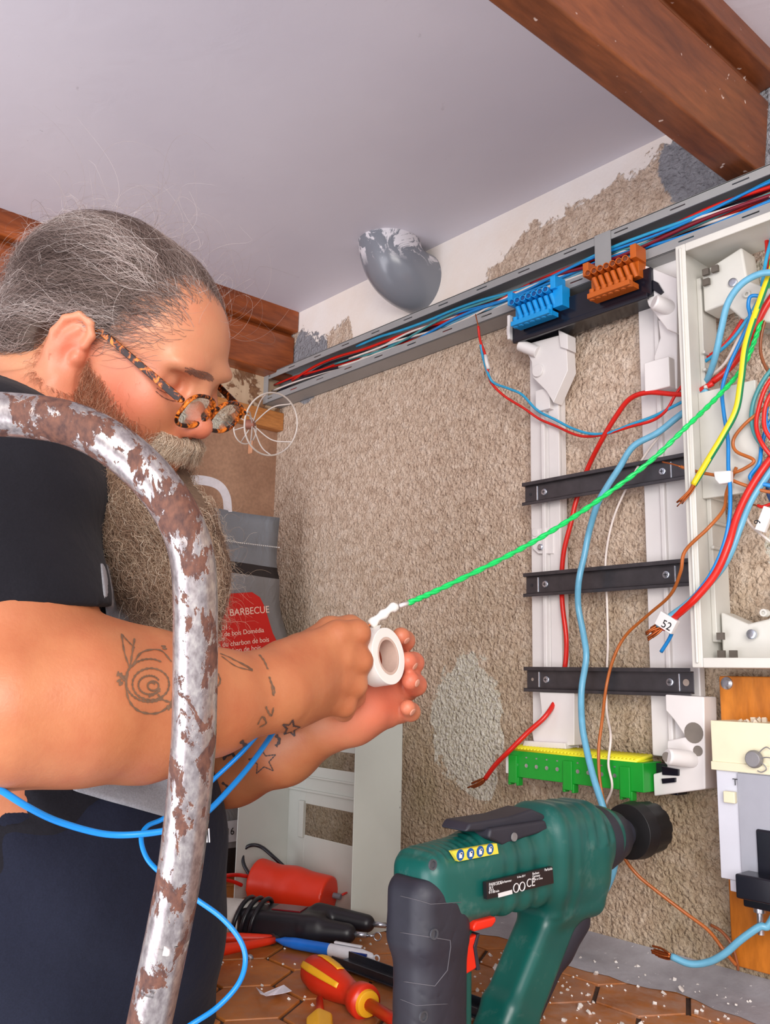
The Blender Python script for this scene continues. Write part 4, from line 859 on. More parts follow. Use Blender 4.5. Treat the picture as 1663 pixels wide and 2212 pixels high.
s.cone((XD,.602,-.176),(XD,.66,-.170),.024,.029,K)
s.cone((XD,.66,-.166),(XD,.75,-.160),.026,.030,K)
s.box((XD,.782,-.168),(.036,.050,.044),.024,None,.02)
s.cone((XD,.815,-.168),(XD,.850,-.166),.036,.033,K)
s.box((XD,.788,-.215),(.029,.046,.025),.016,None,.015)
pa=atX(1262,1955,XN);pb=atX(1164,2212,XN);pc=pb+(pb-pa)*.35
for a_,b2 in ((pa,pb),(pb,pc)):
    dd=(b2-a_).normalized();mm=Matrix(((1,0,0),(0,-dd.z,dd.y),(0,dd.y,dd.z)));c=(a_+b2)/2;c.x=XD
    s.box(c,(.021,.024,(b2-a_).length/2+.008),.010,np.array(mm),.010)
s.box((XD,.616,-.250),(.019,.022,.085),.010,None,.010)
def ribs(X,d):
    m=(X[:,1]>.655)&(X[:,1]<.775)&(X[:,2]>-.23)
    d=d+np.where(m,.0011*np.sin(X[:,1]*2*np.pi/.0235)*np.clip((X[:,1]-.655)/.01,0,1)*np.clip((.775-X[:,1])/.01,0,1),0)
    m2=(X[:,1]>.785)&(X[:,1]<.845)&(X[:,2]>-.165);d=d+np.where(m2,.0010*np.sin(X[:,1]*2*np.pi/.019),0)
    m3=(X[:,1]>.575)&(X[:,1]<.645)&(X[:,2]>-.158);d=d+np.where(m3,.0008*np.sin(X[:,1]*2*np.pi/.008),0);return d
sdf_obj(s,'green_housing',.0018,M_dg,dr,post=ribs)
# rear grip
s=SDF();s.box((XD+.002,.592,-.205),(.0285,.032,.036),.018,None,.010);s.cone((XD+.003,.594,-.20),(XD+.003,.594,-.33),.025,.025,.008);s.box((XD+.003,.596,-.270),(.0235,.031,.068),.016,None,.012)
def grip(X,d):
    d=np.maximum(d,X[:,2]+.1725+(X[:,1]-.56)*-.05)
    return d+np.where(np.abs(((X[:,2]+.02*np.sin(X[:,1]*90))%.026)-.013)<.0006,.0007,0)
gr_=sdf_obj(s,'rubber_grip',.0018,M_dk,dr,post=grip)
gm_=Matrix.Translation(wloc(gr_));gb_=BVHTree.FromPolygons([gm_@v.co for v in gr_.data.vertices],[tuple(p.vertices) for p in gr_.data.polygons])
M_dust=plain('dusty_seam',(92,90,96),.8)
def seam(pts,w=.0004):
    q=[];
    for a_,c_ in zip(pts[:-1],pts[1:]):
        for k in range(10):
            x=a_[0]+(c_[0]-a_[0])*k/10;y=a_[1]+(c_[1]-a_[1])*k/10;h=gb_.ray_cast(Vector((0,0,0)),Vector(ray(x,y)).normalized())
            if h[0] is not None: q.append(h[0]+h[1]*.0002)
    if len(q)>2: MB().tube(q,w,6).build('seam_line',M_dust,gr_,smooth=True)
seam([(864,2014),(972,2031),(973,2046),(966,2096),(939,2130),(864,2119)]);seam([(864,1935),(905,1945),(930,1953),(1010,1948)],.0003);seam([(864,2158),(900,2172),(975,2168)],.0003)
MB().bb((XD-.028,.55,Z0+.0005),(XD+.028,.735,Z0+.012)).build('battery_base',M_dk,dr,bev=.006)
# trigger, lock
def side(pts,x,th,name,mat,bev=.001): return MB().prism([atX(a_,b_,x) for a_,b_ in pts],(-th,0,0)).build(name,mat,dr,bev=bev)
M_tr=plain('red_trigger_plastic',(222,44,22),.3,0,.04,30,.02)
side([(1005,2030),(1032,2018),(1024,2045),(1031,2092),(1004,2108),(1002,2060)],XN-.012,.032,'trigger',M_tr,.002)
side([(1023,2003),(1030,1990),(1072,1980),(1073,1990),(1064,2003),(1025,2014)],XN-.004,.05,'lock_button',M_tr,.002)
side([(1032,2018),(1037,2016),(1030,2048),(1038,2095),(1031,2097),(1024,2045)],XN-.012,.031,'trigger_edge',M_dk,.0005)
# black strip of the front pillar
s=SDF();a_=atX(1290,2000,XN);b_=atX(1196,2222,XN);a_.x=b_.x=XD;s.cone(a_,a_.lerp(b_,.3),.022,.018,.01).cone(a_.lerp(b_,.3),b_,.015,.014,.01)
o_=np.array((a_+b_)/2);nn=np.array(Vector((0,-(b_-a_).z,(b_-a_).y)).normalized());nn=nn if nn[1]>0 else -nn
sdf_obj(s,'front_rubber_strip',.002,M_dk,dr)
# top mode switch
b=MB();b.prism([atX(x,y,XN-.008) for x,y in ((1056,1812),(1060,1790),(1180,1772),(1186,1795),(1130,1812),(1085,1828))],(-.028,0,0));b.prism([atX(x,y,XN-.014) for x,y in ((1006,1798),(1016,1778),(1100,1765),(1150,1748),(1178,1760),(1180,1776),(1060,1796))],(-.034,0,0));b.build('mode_switch',M_dk,dr,bev=.003,seg=3)
b=MB();b.lathe(atX(1110,1808,XN-.0075),(1,0,0),[(0,.0042),(.0012,.0038)],16);b.build('switch_screw',plain('dusty_grey',(120,118,118),.6),dr)
# front collar, chuck, bit
ay=Vector((0,1,.02)).normalized();cz=-.172
b=MB();b.lathe((XD,.830,-.168),ay,[(0,.0345),(.010,.0355),(.022,.0345),(.024,.032),(.034,.0315),(.040,.029),(.052,.026),(.060,.0175),(.072,.0165)],40);b.build('front_collar',M_dk,dr,bev=.001)
b=MB();b.lathe((XD,.900,-.167),ay,[(0,.012),(.012,.012)],24);b.build('spindle',plain('spindle_steel',(130,126,128),.35,.9),dr)
b=MB();b.lathe((XD,.908,-.166),ay,[(0,.016),(.001,.0300),(.018,.0318),(.020,.0318),(.022,.0300),(.050,.0285),(.056,.024),(.056,.008)],48,star=lambda k,d:1 if d<.02 else (1.0 if k%4<3 else .955));b.build('chuck',plain('chuck_black',(22,22,24),.5,0,.2,40,.05),dr,bev=.0006)
b=MB();b.lathe((XD,.958,-.165),ay,[(0,.0055),(.018,.0050),(.028,.0032),(.034,.0008)],16);b.build('drill_bit',M_scr,dr)
# stickers
x_=XN+.0022
M_st=plain('yellow_sticker',(230,214,70),.4,0,.03,30,0);M_bl=plain('sticker_blue',(20,84,150),.4,0,.03,30,0);M_lab=plain('black_label',(26,24,28),.35,0,.05,30,0);M_wt=plain('label_white',(220,220,220),.5,0,.03,30,0)
def on_side(px,py,dx=0): return atX(px,py,x_+dx)
b=MB();b.prism([atX(x,y,XN-.0035) for x,y in ((976,1839),(1073,1822),(1077,1844),(990,1861))],(-.004,0,0))
st=b.build('warning_sticker',M_st,dr)
b=MB();b2=MB()
for i,(x,y) in enumerate(((994,1847),(1016,1844),(1037,1839),(1058,1834))):
    p=atX(x,y,XN-.0035);b.lathe(p,(1,0,0),[(0,.0048),(.0003,.0048)],24);b2.box(p+Vector((.0006,0,-.0004)),(.0002,.0017,.0021));b2.box(p+Vector((.0006,.001,.0014)),(.0002,.0012,.0008))
b.build('blue_disc',M_bl,st);b2.build('pictogram',M_wt,st)
lb=MB().prism([on_side(x,y,.0009) for x,y in ((1050,1906),(1193,1872),(1196,1908),(1052,1943))],(-.004,0,0)).build('rating_label',M_lab,dr)
def lt(s_,px,py,sz): 
    p=on_side(px,py,.0013);text(s_,p,(0,1,-.0),(0,0,1),sz,M_wt,lb)
lt('PARKSIDE',1056,1915,.0040);lt('20 V',1056,1921,.003);lt('3.0 A',1056,1926,.003);lt('0-1100 min',1056,1931,.003);lt('Bohrhammer',1080,1909,.003);lt('CE',1137,1917,.0105);lt('Li-Ion 20 V',1117,1897,.0026);lt('Bochum',1150,1890,.0030);lt('Germany',1150,1896,.0030);lt('Made in China',1150,1903,.0026);lt('Parkside',1176,1882,.0035)
b=MB();b.prism([on_side(x,y,.0012) for x,y in ((1076,1930),(1106,1922),(1107,1931),(1077,1939))],(-.0006,0,0));
for q in ((1115,1918),(1128,1915)): b.tube([on_side(*q,.0012)+Vector((0,math.cos(t),math.sin(t)))*.0038 for t in [i*math.pi/9 for i in range(19)]],.0005,5,cap=False)
b.build('label_marks',M_wt,lb)
for q in ((938,2018),(935,1868),(915,2196)):
    p=atX(*q,XN+(.001 if q[1]<1900 else -.0035));MB().lathe(p,(1,0,0),[(-.001,.0045),(.0006,.0045),(.0005,.0030),(-.0008,.0030)],18).build('housing_screw',plain('recess_grey',(70,72,78),.6),dr)
# ================================================================== PERSON
A_=lambda v:np.array(v,float)
R3,U3,F3=A_(RR),A_(UU),A_(FW)
yw,pt=math.radians(20),math.radians(28)
f0=R3*math.cos(yw)-F3*math.sin(yw);side=-R3*math.sin(yw)-F3*math.cos(yw)
HF=f0*math.cos(pt)-U3*math.sin(pt);HU=U3*math.cos(pt)+f0*math.sin(pt);HS=side
HO=A_(P(276,776,.85))
HM=np.array([HF,HU,HS])
def H(x,y,z): return HO+(HF*x*.89+HU*y+HS*z)*.001
def p3(px,py,t): return A_(P(px,py,t))
person=thing('person',P(60,1500,.86),'long-haired bearded man in black t-shirt and glasses, wrapping white tape onto a green wire','person')
B=SDF()
# skull and face (mm in head frame)
B.ell(H(-8,35,0),A_((86,69,75))/1000,HM,.01)
B.ell(H(30,32,0),A_((58,60,64))/1000,HM,.02)
B.ell(H(45,-28,0),A_((54,62,55))/1000,HM,.03)
B.ell(H(60,-75,0),A_((36,26,30))/1000,HM,.03)
for z in (1,-1):
    B.ell(H(68,-18,38*z),A_((24,24,22))/1000,HM,.022)      # cheek
    B.ell(H(88,27,26*z),A_((12,8,22))/1000,HM,.012)        # brow
    B.ell(H(90,6,32*z),A_((13,12,15))/1000,HM,.007,True)   # orbit
    B.ell(H(73,7,31*z),A_((14,12,14))/1000,HM,.008)  # closed lid
B.cone(H(91,16,0),H(114,-20,0),.0070,.0095,.010)           # nose
B.ell(H(113,-23,0),A_((11,10,11))/1000,HM,.008)
for z in (1,-1): B.ell(H(106,-28,12*z),A_((11,8,7.5))/1000,HM,.006);B.ell(H(109,-37,7.5*z),A_((5,4,3.6))/1000,HM,.003,True)
B.ell(H(93,-50,0),A_((15,12,24))/1000,HM,.012)
B.ell(H(97,-50,0),A_((10,4.5,22))/1000,HM,.005);B.ell(H(95,-60,0),A_((10,5.5,18))/1000,HM,.005)
# ear (near side)
EM=np.array([HF*.92-HS*.39,HU,HS*.92+HF*.39])
def E3(x,y,z): return H(4,-3,79)+(EM[0]*x+EM[1]*y+EM[2]*z)*.001
B.ell(E3(-5,2,2),A_((15,27,5))/1000,EM,.006)
er=[(-2,-28),(-10,-22),(-16,-8),(-19,8),(-15,22),(-5,30),(6,28),(11,18),(9,8)]
for i in range(8): B.cone(E3(er[i][0],er[i][1],6),E3(er[i+1][0],er[i+1][1],6),.0035 if i else .0055,.0033,.003)
ah=[(-8,-14),(-11,-2),(-8,10),(-2,18)]
for i in range(3): B.cone(E3(*ah[i],5.5),E3(*ah[i+1],5.5),.0026,.0026,.003)
B.ell(E3(0,-4,9),A_((6.5,9,6))/1000,EM,.003,True)
B.ell(E3(6,-5,5),A_((4,5,5))/1000,EM,.003)
B.ell(E3(-1,-25,4),A_((7,7,4))/1000,EM,.005)
# neck, trunk
nk0=H(-38,-20,0);nk1=p3(20,980,.84)
B.cone(nk0,nk1,.066,.075,.04)
trunk=[p3(10,1080,.86),p3(20,1400,.88),p3(70,1800,.88)]
B.chain(trunk,[.115,.150,.160],.05)
# near arm
Sh=p3(-40,1080,.72);El=p3(20,1525,.60)
B.cone(p3(0,1080,.80),Sh,.09,.085,.05)
B.cone(Sh,p3(10,1380,.645),.078,.066,.02)
B.cone(p3(10,1380,.645),El,.058,.053,.02)
B.cone(El,p3(160,1515,.625),.052,.0565,.012).cone(p3(160,1515,.625),p3(310,1522,.665),.0565,.055,.012)
B.cone(p3(310,1522,.665),p3(455,1516,.705),.055,.0405,.012).cone(p3(455,1516,.705),p3(590,1490,.745),.0405,.0300,.012)
B.cone(p3(60,1440,.635),p3(220,1430,.65),.038,.026,.02)
# near (right) hand, a loose fist seen from its back
def hb(px,py,t): return p3(px,py,t)
wr0=hb(590,1490,.745)
ux=(hb(740,1440,.80)-wr0);ux/=np.linalg.norm(ux)
B.cone(wr0,hb(640,1475,.768),.0300,.0300,.02)
for (q0,q1) in (((622,1440,.765),(726,1376,.797)),((632,1465,.765),(738,1420,.799)),((632,1495,.765),(732,1468,.799)),((620,1515,.765),(712,1512,.797))):
    B.cone(hb(*q0),hb(*q1),.0235,.0135,.014)
B.cone(hb(640,1440,.79),hb(700,1480,.815),.024,.017,.015)
fk=.0045
kn=[((730,1372,.795),(771,1368,.806),(779,1398,.832),(750,1412,.856)),((742,1420,.795),(776,1428,.805),(778,1456,.833),(748,1462,.856)),((734,1468,.795),(766,1480,.805),(765,1504,.83),(735,1502,.852)),((714,1512,.793),(744,1524,.802),(742,1536,.825),(718,1532,.842))]
for (a_,b_,c_,d_),r in zip(kn,((.0125,.0108,.0098,.0085),(.0128,.0108,.0098,.0085),(.012,.010,.0092,.008),(.0108,.0088,.0082,.0072))):
    q=[hb(*v) for v in (a_,b_,c_,d_)]
    for i in range(3): B.cone(q[i],q[i+1],r[i]*1.04,r[i+1]*1.04,.007)
tq=[hb(650,1410,.80),hb(712,1362,.835),hb(756,1356,.85),hb(786,1366,.85)]
for i,(r0,r1) in enumerate(((.016,.0125),(.0125,.0115),(.0112,.0088))): B.cone(tq[i],tq[i+1],r0,r1,.006 if i else .012)
# far (left) arm
el2=p3(430,1672,1.0)
B.cone(p3(180,1100,1.06),el2,.055,.043,.02)
B.cone(el2,p3(500,1648,.955),.042,.043,.015).cone(p3(500,1648,.955),p3(610,1612,.91),.043,.037,.015).cone(p3(610,1612,.91),p3(725,1552,.875),.037,.0265,.015)
# far (left) hand, palm to the camera
B.cone(p3(725,1552,.875),p3(765,1530,.875),.027,.030,.015)
B.cone(p3(765,1540,.875),p3(832,1532,.88),.026,.019,.012)
B.cone(p3(758,1515,.875),p3(835,1468,.885),.026,.019,.02)
B.cone(p3(762,1500,.88),p3(822,1415,.89),.023,.018,.02)
B.cone(p3(770,1548,.868),p3(800,1540,.862),.022,.014,.015)
lf=[((822,1408,.893),(862,1398,.897),(874,1384,.885),(866,1374,.868)),((838,1450,.89),(878,1440,.892),(893,1432,.872),(880,1428,.855)),((842,1492,.885),(880,1490,.89),(899,1480,.872),(886,1470,.853)),((832,1532,.88),(866,1540,.884),(888,1538,.868),(880,1528,.852))]
for q_,r in zip(lf,((.0115,.0105,.0098,.0088),(.012,.0108,.0100,.0090),(.0115,.0105,.0098,.0088),(.0105,.0092,.0085,.0076))):
    q=[p3(*v) for v in q_];B.cone(p3(790,1500,.88)*.35+q[0]*.65,q[0],r[0]*1.1,r[0],.010)
    for i in range(3): B.cone(q[i],q[i+1],r[i],r[i+1],fk)
lt_=[p3(762,1500,.868),p3(790,1448,.862),p3(802,1412,.868)]
B.cone(lt_[0],lt_[1],.018,.0125,.012).cone(lt_[1],lt_[2],.0118,.0095,.005)
def skin_mat():
    m,N,L,b=newmat('skin');g=N.new('ShaderNodeNewGeometry');p=g.outputs['Position']
    n=noise(N,L,26,5,.6,p);n2=noise(N,L,8,3,.5,p);f=noise(N,L,420,3,.6,p);sp=noise(N,L,120,2,.5,p)
    col=ramp(N,L,n2,[(.3,lin((196,132,98))),(.7,lin((208,148,112)))])
    col=mix(N,L,ramp(N,L,n,[(.45,(0,0,0)),(.8,(.45,.45,.45))]),col,lin((206,112,86)))
    at=N.new('ShaderNodeAttribute');at.attribute_name='ruddy';col=mix(N,L,at.outputs['Fac'],col,lin((206,104,80)))
    col=mix(N,L,ramp(N,L,sp,[(.74,(0,0,0)),(.78,(.5,.5,.5))]),col,lin((150,84,56)))
    a2=N.new('ShaderNodeAttribute');a2.attribute_name='tan';col=mix(N,L,a2.outputs['Fac'],col,mix(N,L,ramp(N,L,n,[(.35,(0,0,0)),(.7,(1,1,1))]),lin((186,118,78)),lin((176,102,66))))
    L.new(col,b.inputs['Base Color']);b.inputs['Roughness'].default_value=.46;b.inputs['Subsurface Weight'].default_value=.12;b.inputs['Subsurface Radius'].default_value=(.008,.003,.0015);b.inputs['Subsurface Scale'].default_value=1
    bump(N,L,b,f,.22,.0008,bump(N,L,None,n,.15,.004));return m
M_skin=skin_mat()
V,F=B.mesh(.0019)
me=mesh_np('body',V,F)
# ruddy zones are the skin's own colour: palm, cheeks, nose, ear
def zone(c,r): return np.clip(1.3-np.linalg.norm(V-c,axis=1)/r,0,1)
rud=np.maximum.reduce([zone(H(112,-28,0),.030)*.8,zone(H(60,-25,48),.042)*.75,zone(H(0,0,82),.03)*.7,zone(p3(810,1500,.865),.058)*.9,zone(p3(880,1450,.86),.05)*.9,zone(p3(775,1400,.86),.03)*.5,zone(H(20,-45,60),.04)*.6])
at=me.attributes.new('ruddy','FLOAT','POINT');at.data.foreach_set('value',rud.astype(np.float32))
tanv=np.clip(((V@(-U3))+.105)/.03,0,1)*(1-np.clip(rud*1.4,0,.85))
at=me.attributes.new('tan','FLOAT','POINT');at.data.foreach_set('value',tanv.astype(np.float32))
body=link('body',me,M_skin,person)
bvh=BVHTree.FromPolygons([tuple(v) for v in V],[tuple(int(i) for i in f) for f in F])
def hit(px,py,o=.0006):
    d=Vector(ray(px,py)).normalized();h=bvh.ray_cast(Vector((0,0,0)),d)
    return (h[0],h[1]) if h[0] is not None else (None,None)
# eyebrows and tattoos lie on the skin
M_tat=plain('faded_tattoo_ink',(112,84,64),.6,0,.25,120,.0);M_tat2=plain('dark_tattoo_ink',(72,58,56),.6,0,.2,120,.0)
def inkline(b,pts,w,closed=False):
    pp=spline([Vector((x,y,0)) for x,y in pts],6);hs=[]
    for q in pp:
        h,n=hit(q.x,q.y)
        if h is not None: hs.append((h,n))
    if len(hs)<2:return
    v=[]
    for i,(h,n) in enumerate(hs):
        t=hs[min(i+1,len(hs)-1)][0]-hs[max(i-1,0)][0]
        if t.length<1e-9: t=Vector((1,0,0))
        s_=n.cross(t).normalized()*w*.5;k=.7+.3*math.sin(i*1.7);v+=[h+n*.0005+s_*k,h+n*.0005-s_*k]
    b.add(v,[(2*i,2*i+1,2*i+3,2*i+2) for i in range(len(hs)-1)])
def tattoo(lines,w,mat,label,one=True):
    for g_ in ([lines] if one else [[l] for l in lines]):
        b=MB()
        for l in g_: inkline(b,l,w)
        if b.v: o=b.build('tattoo',mat,person,smooth=True);o['label']=label
def circ(cx,cy,rx,ry,a0=0,a1=360,n=14): return [(cx+rx*math.cos(math.radians(a0+(a1-a0)*i/n)),cy+ry*math.sin(math.radians(a0+(a1-a0)*i/n))) for i in range(n+1)]
rose=[circ(325,1478,40,34),circ(322,1480,24,20,20,330),circ(330,1482,12,10),circ(322,1470,52,46,60,300),[(262,1370),(268,1410),(280,1445)],[(290,1380),(285,1410),(280,1442)],[(262,1370),(275,1385),(290,1400)],[(285,1440),(305,1410),(345,1405),(370,1430)],
 [(275,1450),(272,1490),(282,1520),(305,1538),(340,1540),(368,1520),(374,1490)],[(340,1500),(352,1512),(372,1518)],[(318,1478),(326,1474),(334,1478)],[(320,1505),(332,1500),(345,1492)]]
tattoo(rose,.0018,M_tat,'faded rose tattoo on the forearm')
tattoo([[(252,1455),(262,1460),(268,1470)],[(255,1468),(262,1480)],[(352,1395),(356,1404)],[(360,1530),(374,1522)]],.0042,M_tat,'blurred tattoo patch beside the rose',False)
tattoo([[(475,1412),(505,1425),(545,1449)],[(478,1418),(510,1440),(545,1449)],[(500,1424),(528,1436),(545,1447)]],.0016,M_tat,'faded leaf tattoo near the wrist')
tattoo([[(560,1415),(570,1428),(578,1446)],[(581,1462),(586,1478),(589,1500)],[(583,1470),(592,1490),(590,1503)],[(573,1526),(580,1540),(586,1545),(590,1528)],[(556,1565),(566,1548),(574,1562),(560,1570)],[(470,1455),(475,1470),(470,1482)]],.0022,M_tat,'faded wrist band tattoo mark',False)
def star5(cx,cy,r,rot): 
    p=[];
    for i in range(11): 
        a=math.radians(rot+i*36);q=r if i%2==0 else r*.42;p.append((cx+q*math.cos(a),cy+q*.95*math.sin(a)))
    return [[p[i],p[i+1]] for i in range(10)]
def seg2(l): return [[a_,((a_[0]+c_[0])/2,(a_[1]+c_[1])/2),c_] for a_,c_ in l]
tattoo(seg2(star5(568,1644,31,-100)),.0014,M_tat2,'outlined star tattoo on the far forearm');tattoo(seg2(star5(628,1573,20,-80)),.0022,M_tat2,'smaller star tattoo near the far wrist')
tattoo([[(520,1600),(530,1612),(524,1625)],[(480,1690),(492,1700),(484,1712)],[(482,1640),(500,1628),(512,1640)],[(596,1588),(604,1600),(596,1612)]],.0040,M_tat2,'dark tattoo mark on the far forearm',False)
b=MB()
for k in range(70):
    x=random.uniform(398,448);y=797+(x-398)*.30+random.uniform(-7,7);inkline(b,[(x,y),(x+7,y+2),(x+14,y+8)],.0007)
b.build('eyebrow',plain('eyebrow_hair',(120,84,70),.7),person,smooth=True)
b=MB();inkline(b,[(336,845),(352,858),(372,866),(392,866)],.0010);inkline(b,[(338,838),(350,846),(366,852)],.0008)
b.build('eyelashes',plain('lash',(110,64,52),.7),person,smooth=True)
b=MB()
M_nail=plain('fingernail',(208,146,124),.3,0,.04,60,0)
for (x,y,dx_,dy_) in ((902,1476,3.5,8),(897,1440,3,7),(892,1539,3,7),(879,1385,3,7)):
    h,n=hit(x,y)
    if h is None: continue
    t=Vector(U3);t=(t-n*t.dot(n)).normalized();s_=n.cross(t);nb=MB();nb.lathe(h-n*.0006,n,[(0,.0040),(.0006,.0039),(.0009,.0028)],16);nb.build('fingernail',M_nail,person,smooth=True)
# ------------------------------------------------------------------ clothes
def cloth(name,rgb,ns=90,dark=.1):
    m,N,L,b=newmat(name);g=N.new('ShaderNodeNewGeometry');p=g.outputs['Position'];n=noise(N,L,16,4,.55,p);w=noise(N,L,700,2,.5,p);c=lin(rgb)
    L.new(mix(N,L,.3,ramp(N,L,n,[(.3,tuple(x*(1-dark) for x in c[:3])),(.7,tuple(x*(1+dark) for x in c[:3]))]),ramp(N,L,w,[(.3,tuple(x*.6 for x in c[:3])),(.7,tuple(x*1.5 for x in c[:3]))])),b.inputs['Base Color'])
    b.inputs['Roughness'].default_value=.9;b.inputs['Sheen Weight'].default_value=.04;b.inputs['Specular IOR Level'].default_value=.2;bump(N,L,b,w,.25,.0006,bump(N,L,None,n,.35,.012));return m
M_tee=cloth('black_jersey',(25,24,30));M_tro=cloth('navy_cloth',(24,27,42));M_apr=cloth('grey_canvas',(142,142,146),90,.06)
S=SDF()
S.cone(p3(10,1010,.86),p3(10,1100,.865),.095,.125,.05)
S.chain([p3(10,1100,.865),p3(15,1400,.885),p3(60,1700,.885)],[.130,.158,.166],.05)
S.cone(p3(20,1080,.82),Sh,.098,.090,.05).cone(Sh,p3(0,1370,.655),.088,.080,.02)
S.cone(p3(20,1080,.92),p3(200,1130,1.04),.09,.07,.05).cone(p3(200,1130,1.04),p3(290,1380,1.03),.07,.062,.03)
S.cone(p3(130,1120,.80),p3(210,1260,.83),.05,.045,.05)
S.cone(p3(-20,960,.80),p3(-60,1050,.74),.055,.075,.05)
hem_n=A_(P(0,1370,.655))-Sh;hem_n/=np.linalg.norm(hem_n);hem_p=p3(60,1312,.60)
def teecut(X,d):
    # flat hem of the near sleeve
    near=np.linalg.norm(X-p3(0,1400,.66),axis=1)<.17
    t=(X-hem_p)@(hem_n*.3-U3*.95)
    tz=(X@F3)
    lim=np.where(near&(tz<.735),t/1.0,-1)
    d=np.maximum(d,lim)
    # neck opening
    c=p3(95,905,.80);e=np.linalg.norm(X-c,axis=1)-.062
    d=np.maximum(d,-e)
    w=.0022*np.sin((X@U3)*95+(X@R3)*55)*np.sin((X@R3)*40+1)
    return d+w
tee=sdf_obj(S,'t_shirt',.0035,M_tee,person,post=teecut)
S=SDF();S.chain([p3(95,1660,.885),p3(120,1850,.885),p3(105,2120,.89),p3(70,2500,.90)],[.150,.155,.150,.135],.05);S.cone(p3(258,1770,.86),p3(238,2000,.86),.075,.080,.05);S.cone(p3(238,2000,.86),p3(200,2500,.87),.080,.085,.05)
lg=P(60,2500,.9)
S.cone(p3(200,2400,.84),(lg.x+.05,lg.y-.06,-1.16),.10,.065,.05);S.cone(p3(0,2400,.98),(lg.x-.13,lg.y+.04,-1.16),.10,.065,.05)
def trocut(X,d):
    t=(X@U3)-(A_(P(100,1690,.8))@U3);return np.maximum(d,t)+.0035*np.sin((X@R3)*60+(X@U3)*18)*np.sin((X@U3)*33)
sdf_obj(S,'trousers',.0045,M_tro,person,post=trocut)
for dx in ((.05,-.06),(-.13,.04)):
    s=SDF();c=np.array((lg.x+dx[0],lg.y+dx[1],-1.205));s.cone(c,c+np.array((.06,.13,0)),.038,.034,.02);s.cone(c+np.array((0,0,.03)),c+np.array((0,0,.06)),.045,.045,.02)
    sdf_obj(s,'shoe',.005,plain('black_shoe',(30,28,28),.5),person)
# apron: bib and skirt laid over the shirt front
tv=np.empty(len(tee.data.vertices)*3,np.float32);tee.data.vertices.foreach_get('co',tv)
def surf_hit(objs,px,py):
    best=None;d=Vector(ray(px,py)).normalized()
    for bv in objs:
        h=bv.ray_cast(Vector((0,0,0)),d)
        if h[0] is not None and (best is None or h[3]<best[2]): best=(h[0],h[1],h[3])
    return best
def bv_of(o):
    m=Matrix.Translation(wloc(o));return BVHTree.FromPolygons([m@v.co for v in o.data.vertices],[tuple(p.vertices) for p in o.data.polygons])
tb=bv_of(tee);trb=bv_of(bpy.data.objects['trousers'])
def panel(name,L_,R_,n,m,mat,lift,objs=None,fall=.80):
    v=[]
    for i in range(n+1):
        y=i/n
        l=Vector((*np.interp(y,np.linspace(0,1,len(L_)),[q[0] for q in L_]).reshape(1),float(np.interp(y,np.linspace(0,1,len(L_)),[q[1] for q in L_]))))
        r=Vector((float(np.interp(y,np.linspace(0,1,len(R_)),[q[0] for q in R_])),float(np.interp(y,np.linspace(0,1,len(R_)),[q[1] for q in R_]))))
        for j in range(m+1):
            q=l.lerp(r,j/m);h=surf_hit(objs or [tb,trb],q.x,q.y);d_=Vector(ray(q.x,q.y))
            t=(h[0].dot(Vector(FW)) if h else fall)
            v.append(d_*(min(t,fall)-lift))
    f=[(i*(m+1)+j,(i+1)*(m+1)+j,(i+1)*(m+1)+j+1,i*(m+1)+j+1) for i in range(n) for j in range(m)]
    me=bpy.data.meshes.new(name);me.from_pydata([tuple(x) for x in v],[],f);me.update();o=link(name,me,mat,person)
    md=o.modifiers.new('s','SOLIDIFY');md.thickness=.002;md.offset=-1;sm=o.modifiers.new('m','SMOOTH');sm.iterations=6;return o
panel('apron',[(218,1213),(230,1330),(232,1500),(150,1712)],[(262,1220),(330,1400),(380,1560),(395,1780)],40,16,M_apr,.004,None,.80)
b=MB();
for sg in ([(60,955),(100,1010),(150,1090),(215,1222)],): pass
for k in range(1): b.tube([P(215+i*.4,1213+i*14,.79-.0006*i)+Vector(U3)*0 for i in range(11)],.0012,6)
b.build('apron_seam',plain('light_thread',(176,176,178),.8),person)
# apron back tie and printed letters near the hip
b=MB()
for x in (436,441,446,451): b.prism([P(x,1820,.79),P(x+2.5,1820,.79),P(x+1,1790,.79),P(x-1.5,1790,.79)],Vector(FW)*.001)
b.build('printed_mark',plain('white_print',(205,205,208),.7),person);bpy.data.objects['printed_mark']['kind']='stuff'
# ------------------------------------------------------------------ hair and beard
def hair_mat(name,stops,rough=.5):
    m,N,L,b=newmat(name);at=N.new('ShaderNodeAttribute');at.attribute_name='tone';L.new(ramp(N,L,at.outputs['Fac'],stops),b.inputs['Base Color']);b.inputs['Roughness'].default_value=rough;b.inputs['Specular IOR Level'].default_value=.4;return m
M_hair=hair_mat('grey_brown_hair',[(0,lin((84,66,60))),(.45,lin((136,116,108))),(.8,lin((184,168,162))),(1,lin((222,212,206)))])
M_beard=hair_mat('grizzled_beard',[(0,lin((96,70,54))),(.4,lin((164,132,108))),(.75,lin((216,192,166))),(1,lin((244,230,210)))])
M_cap=plain('under_hair',(82,68,60),.9,0,.25,200,.8);M_bcap=plain('under_beard',(112,88,68),.9,0,.3,220,.9)
def sdf_grad(s,X,e=.0008):
    g=np.stack([s.ev(X+np.eye(3)[i]*e)-s.ev(X-np.eye(3)[i]*e) for i in range(3)],1);return g/(np.linalg.norm(g,axis=1)[:,None]+1e-9)
def cnoise(X,sc,seed):
    r=np.random.default_rng(seed);o=np.zeros_like(X)
    for k in range(3):
        w=r.normal(size=(3,3))*sc*(1+k*.7);ph=r.uniform(0,6.28,3);o+=np.sin(X@w.T+ph)/(1+k*.4)
    return o
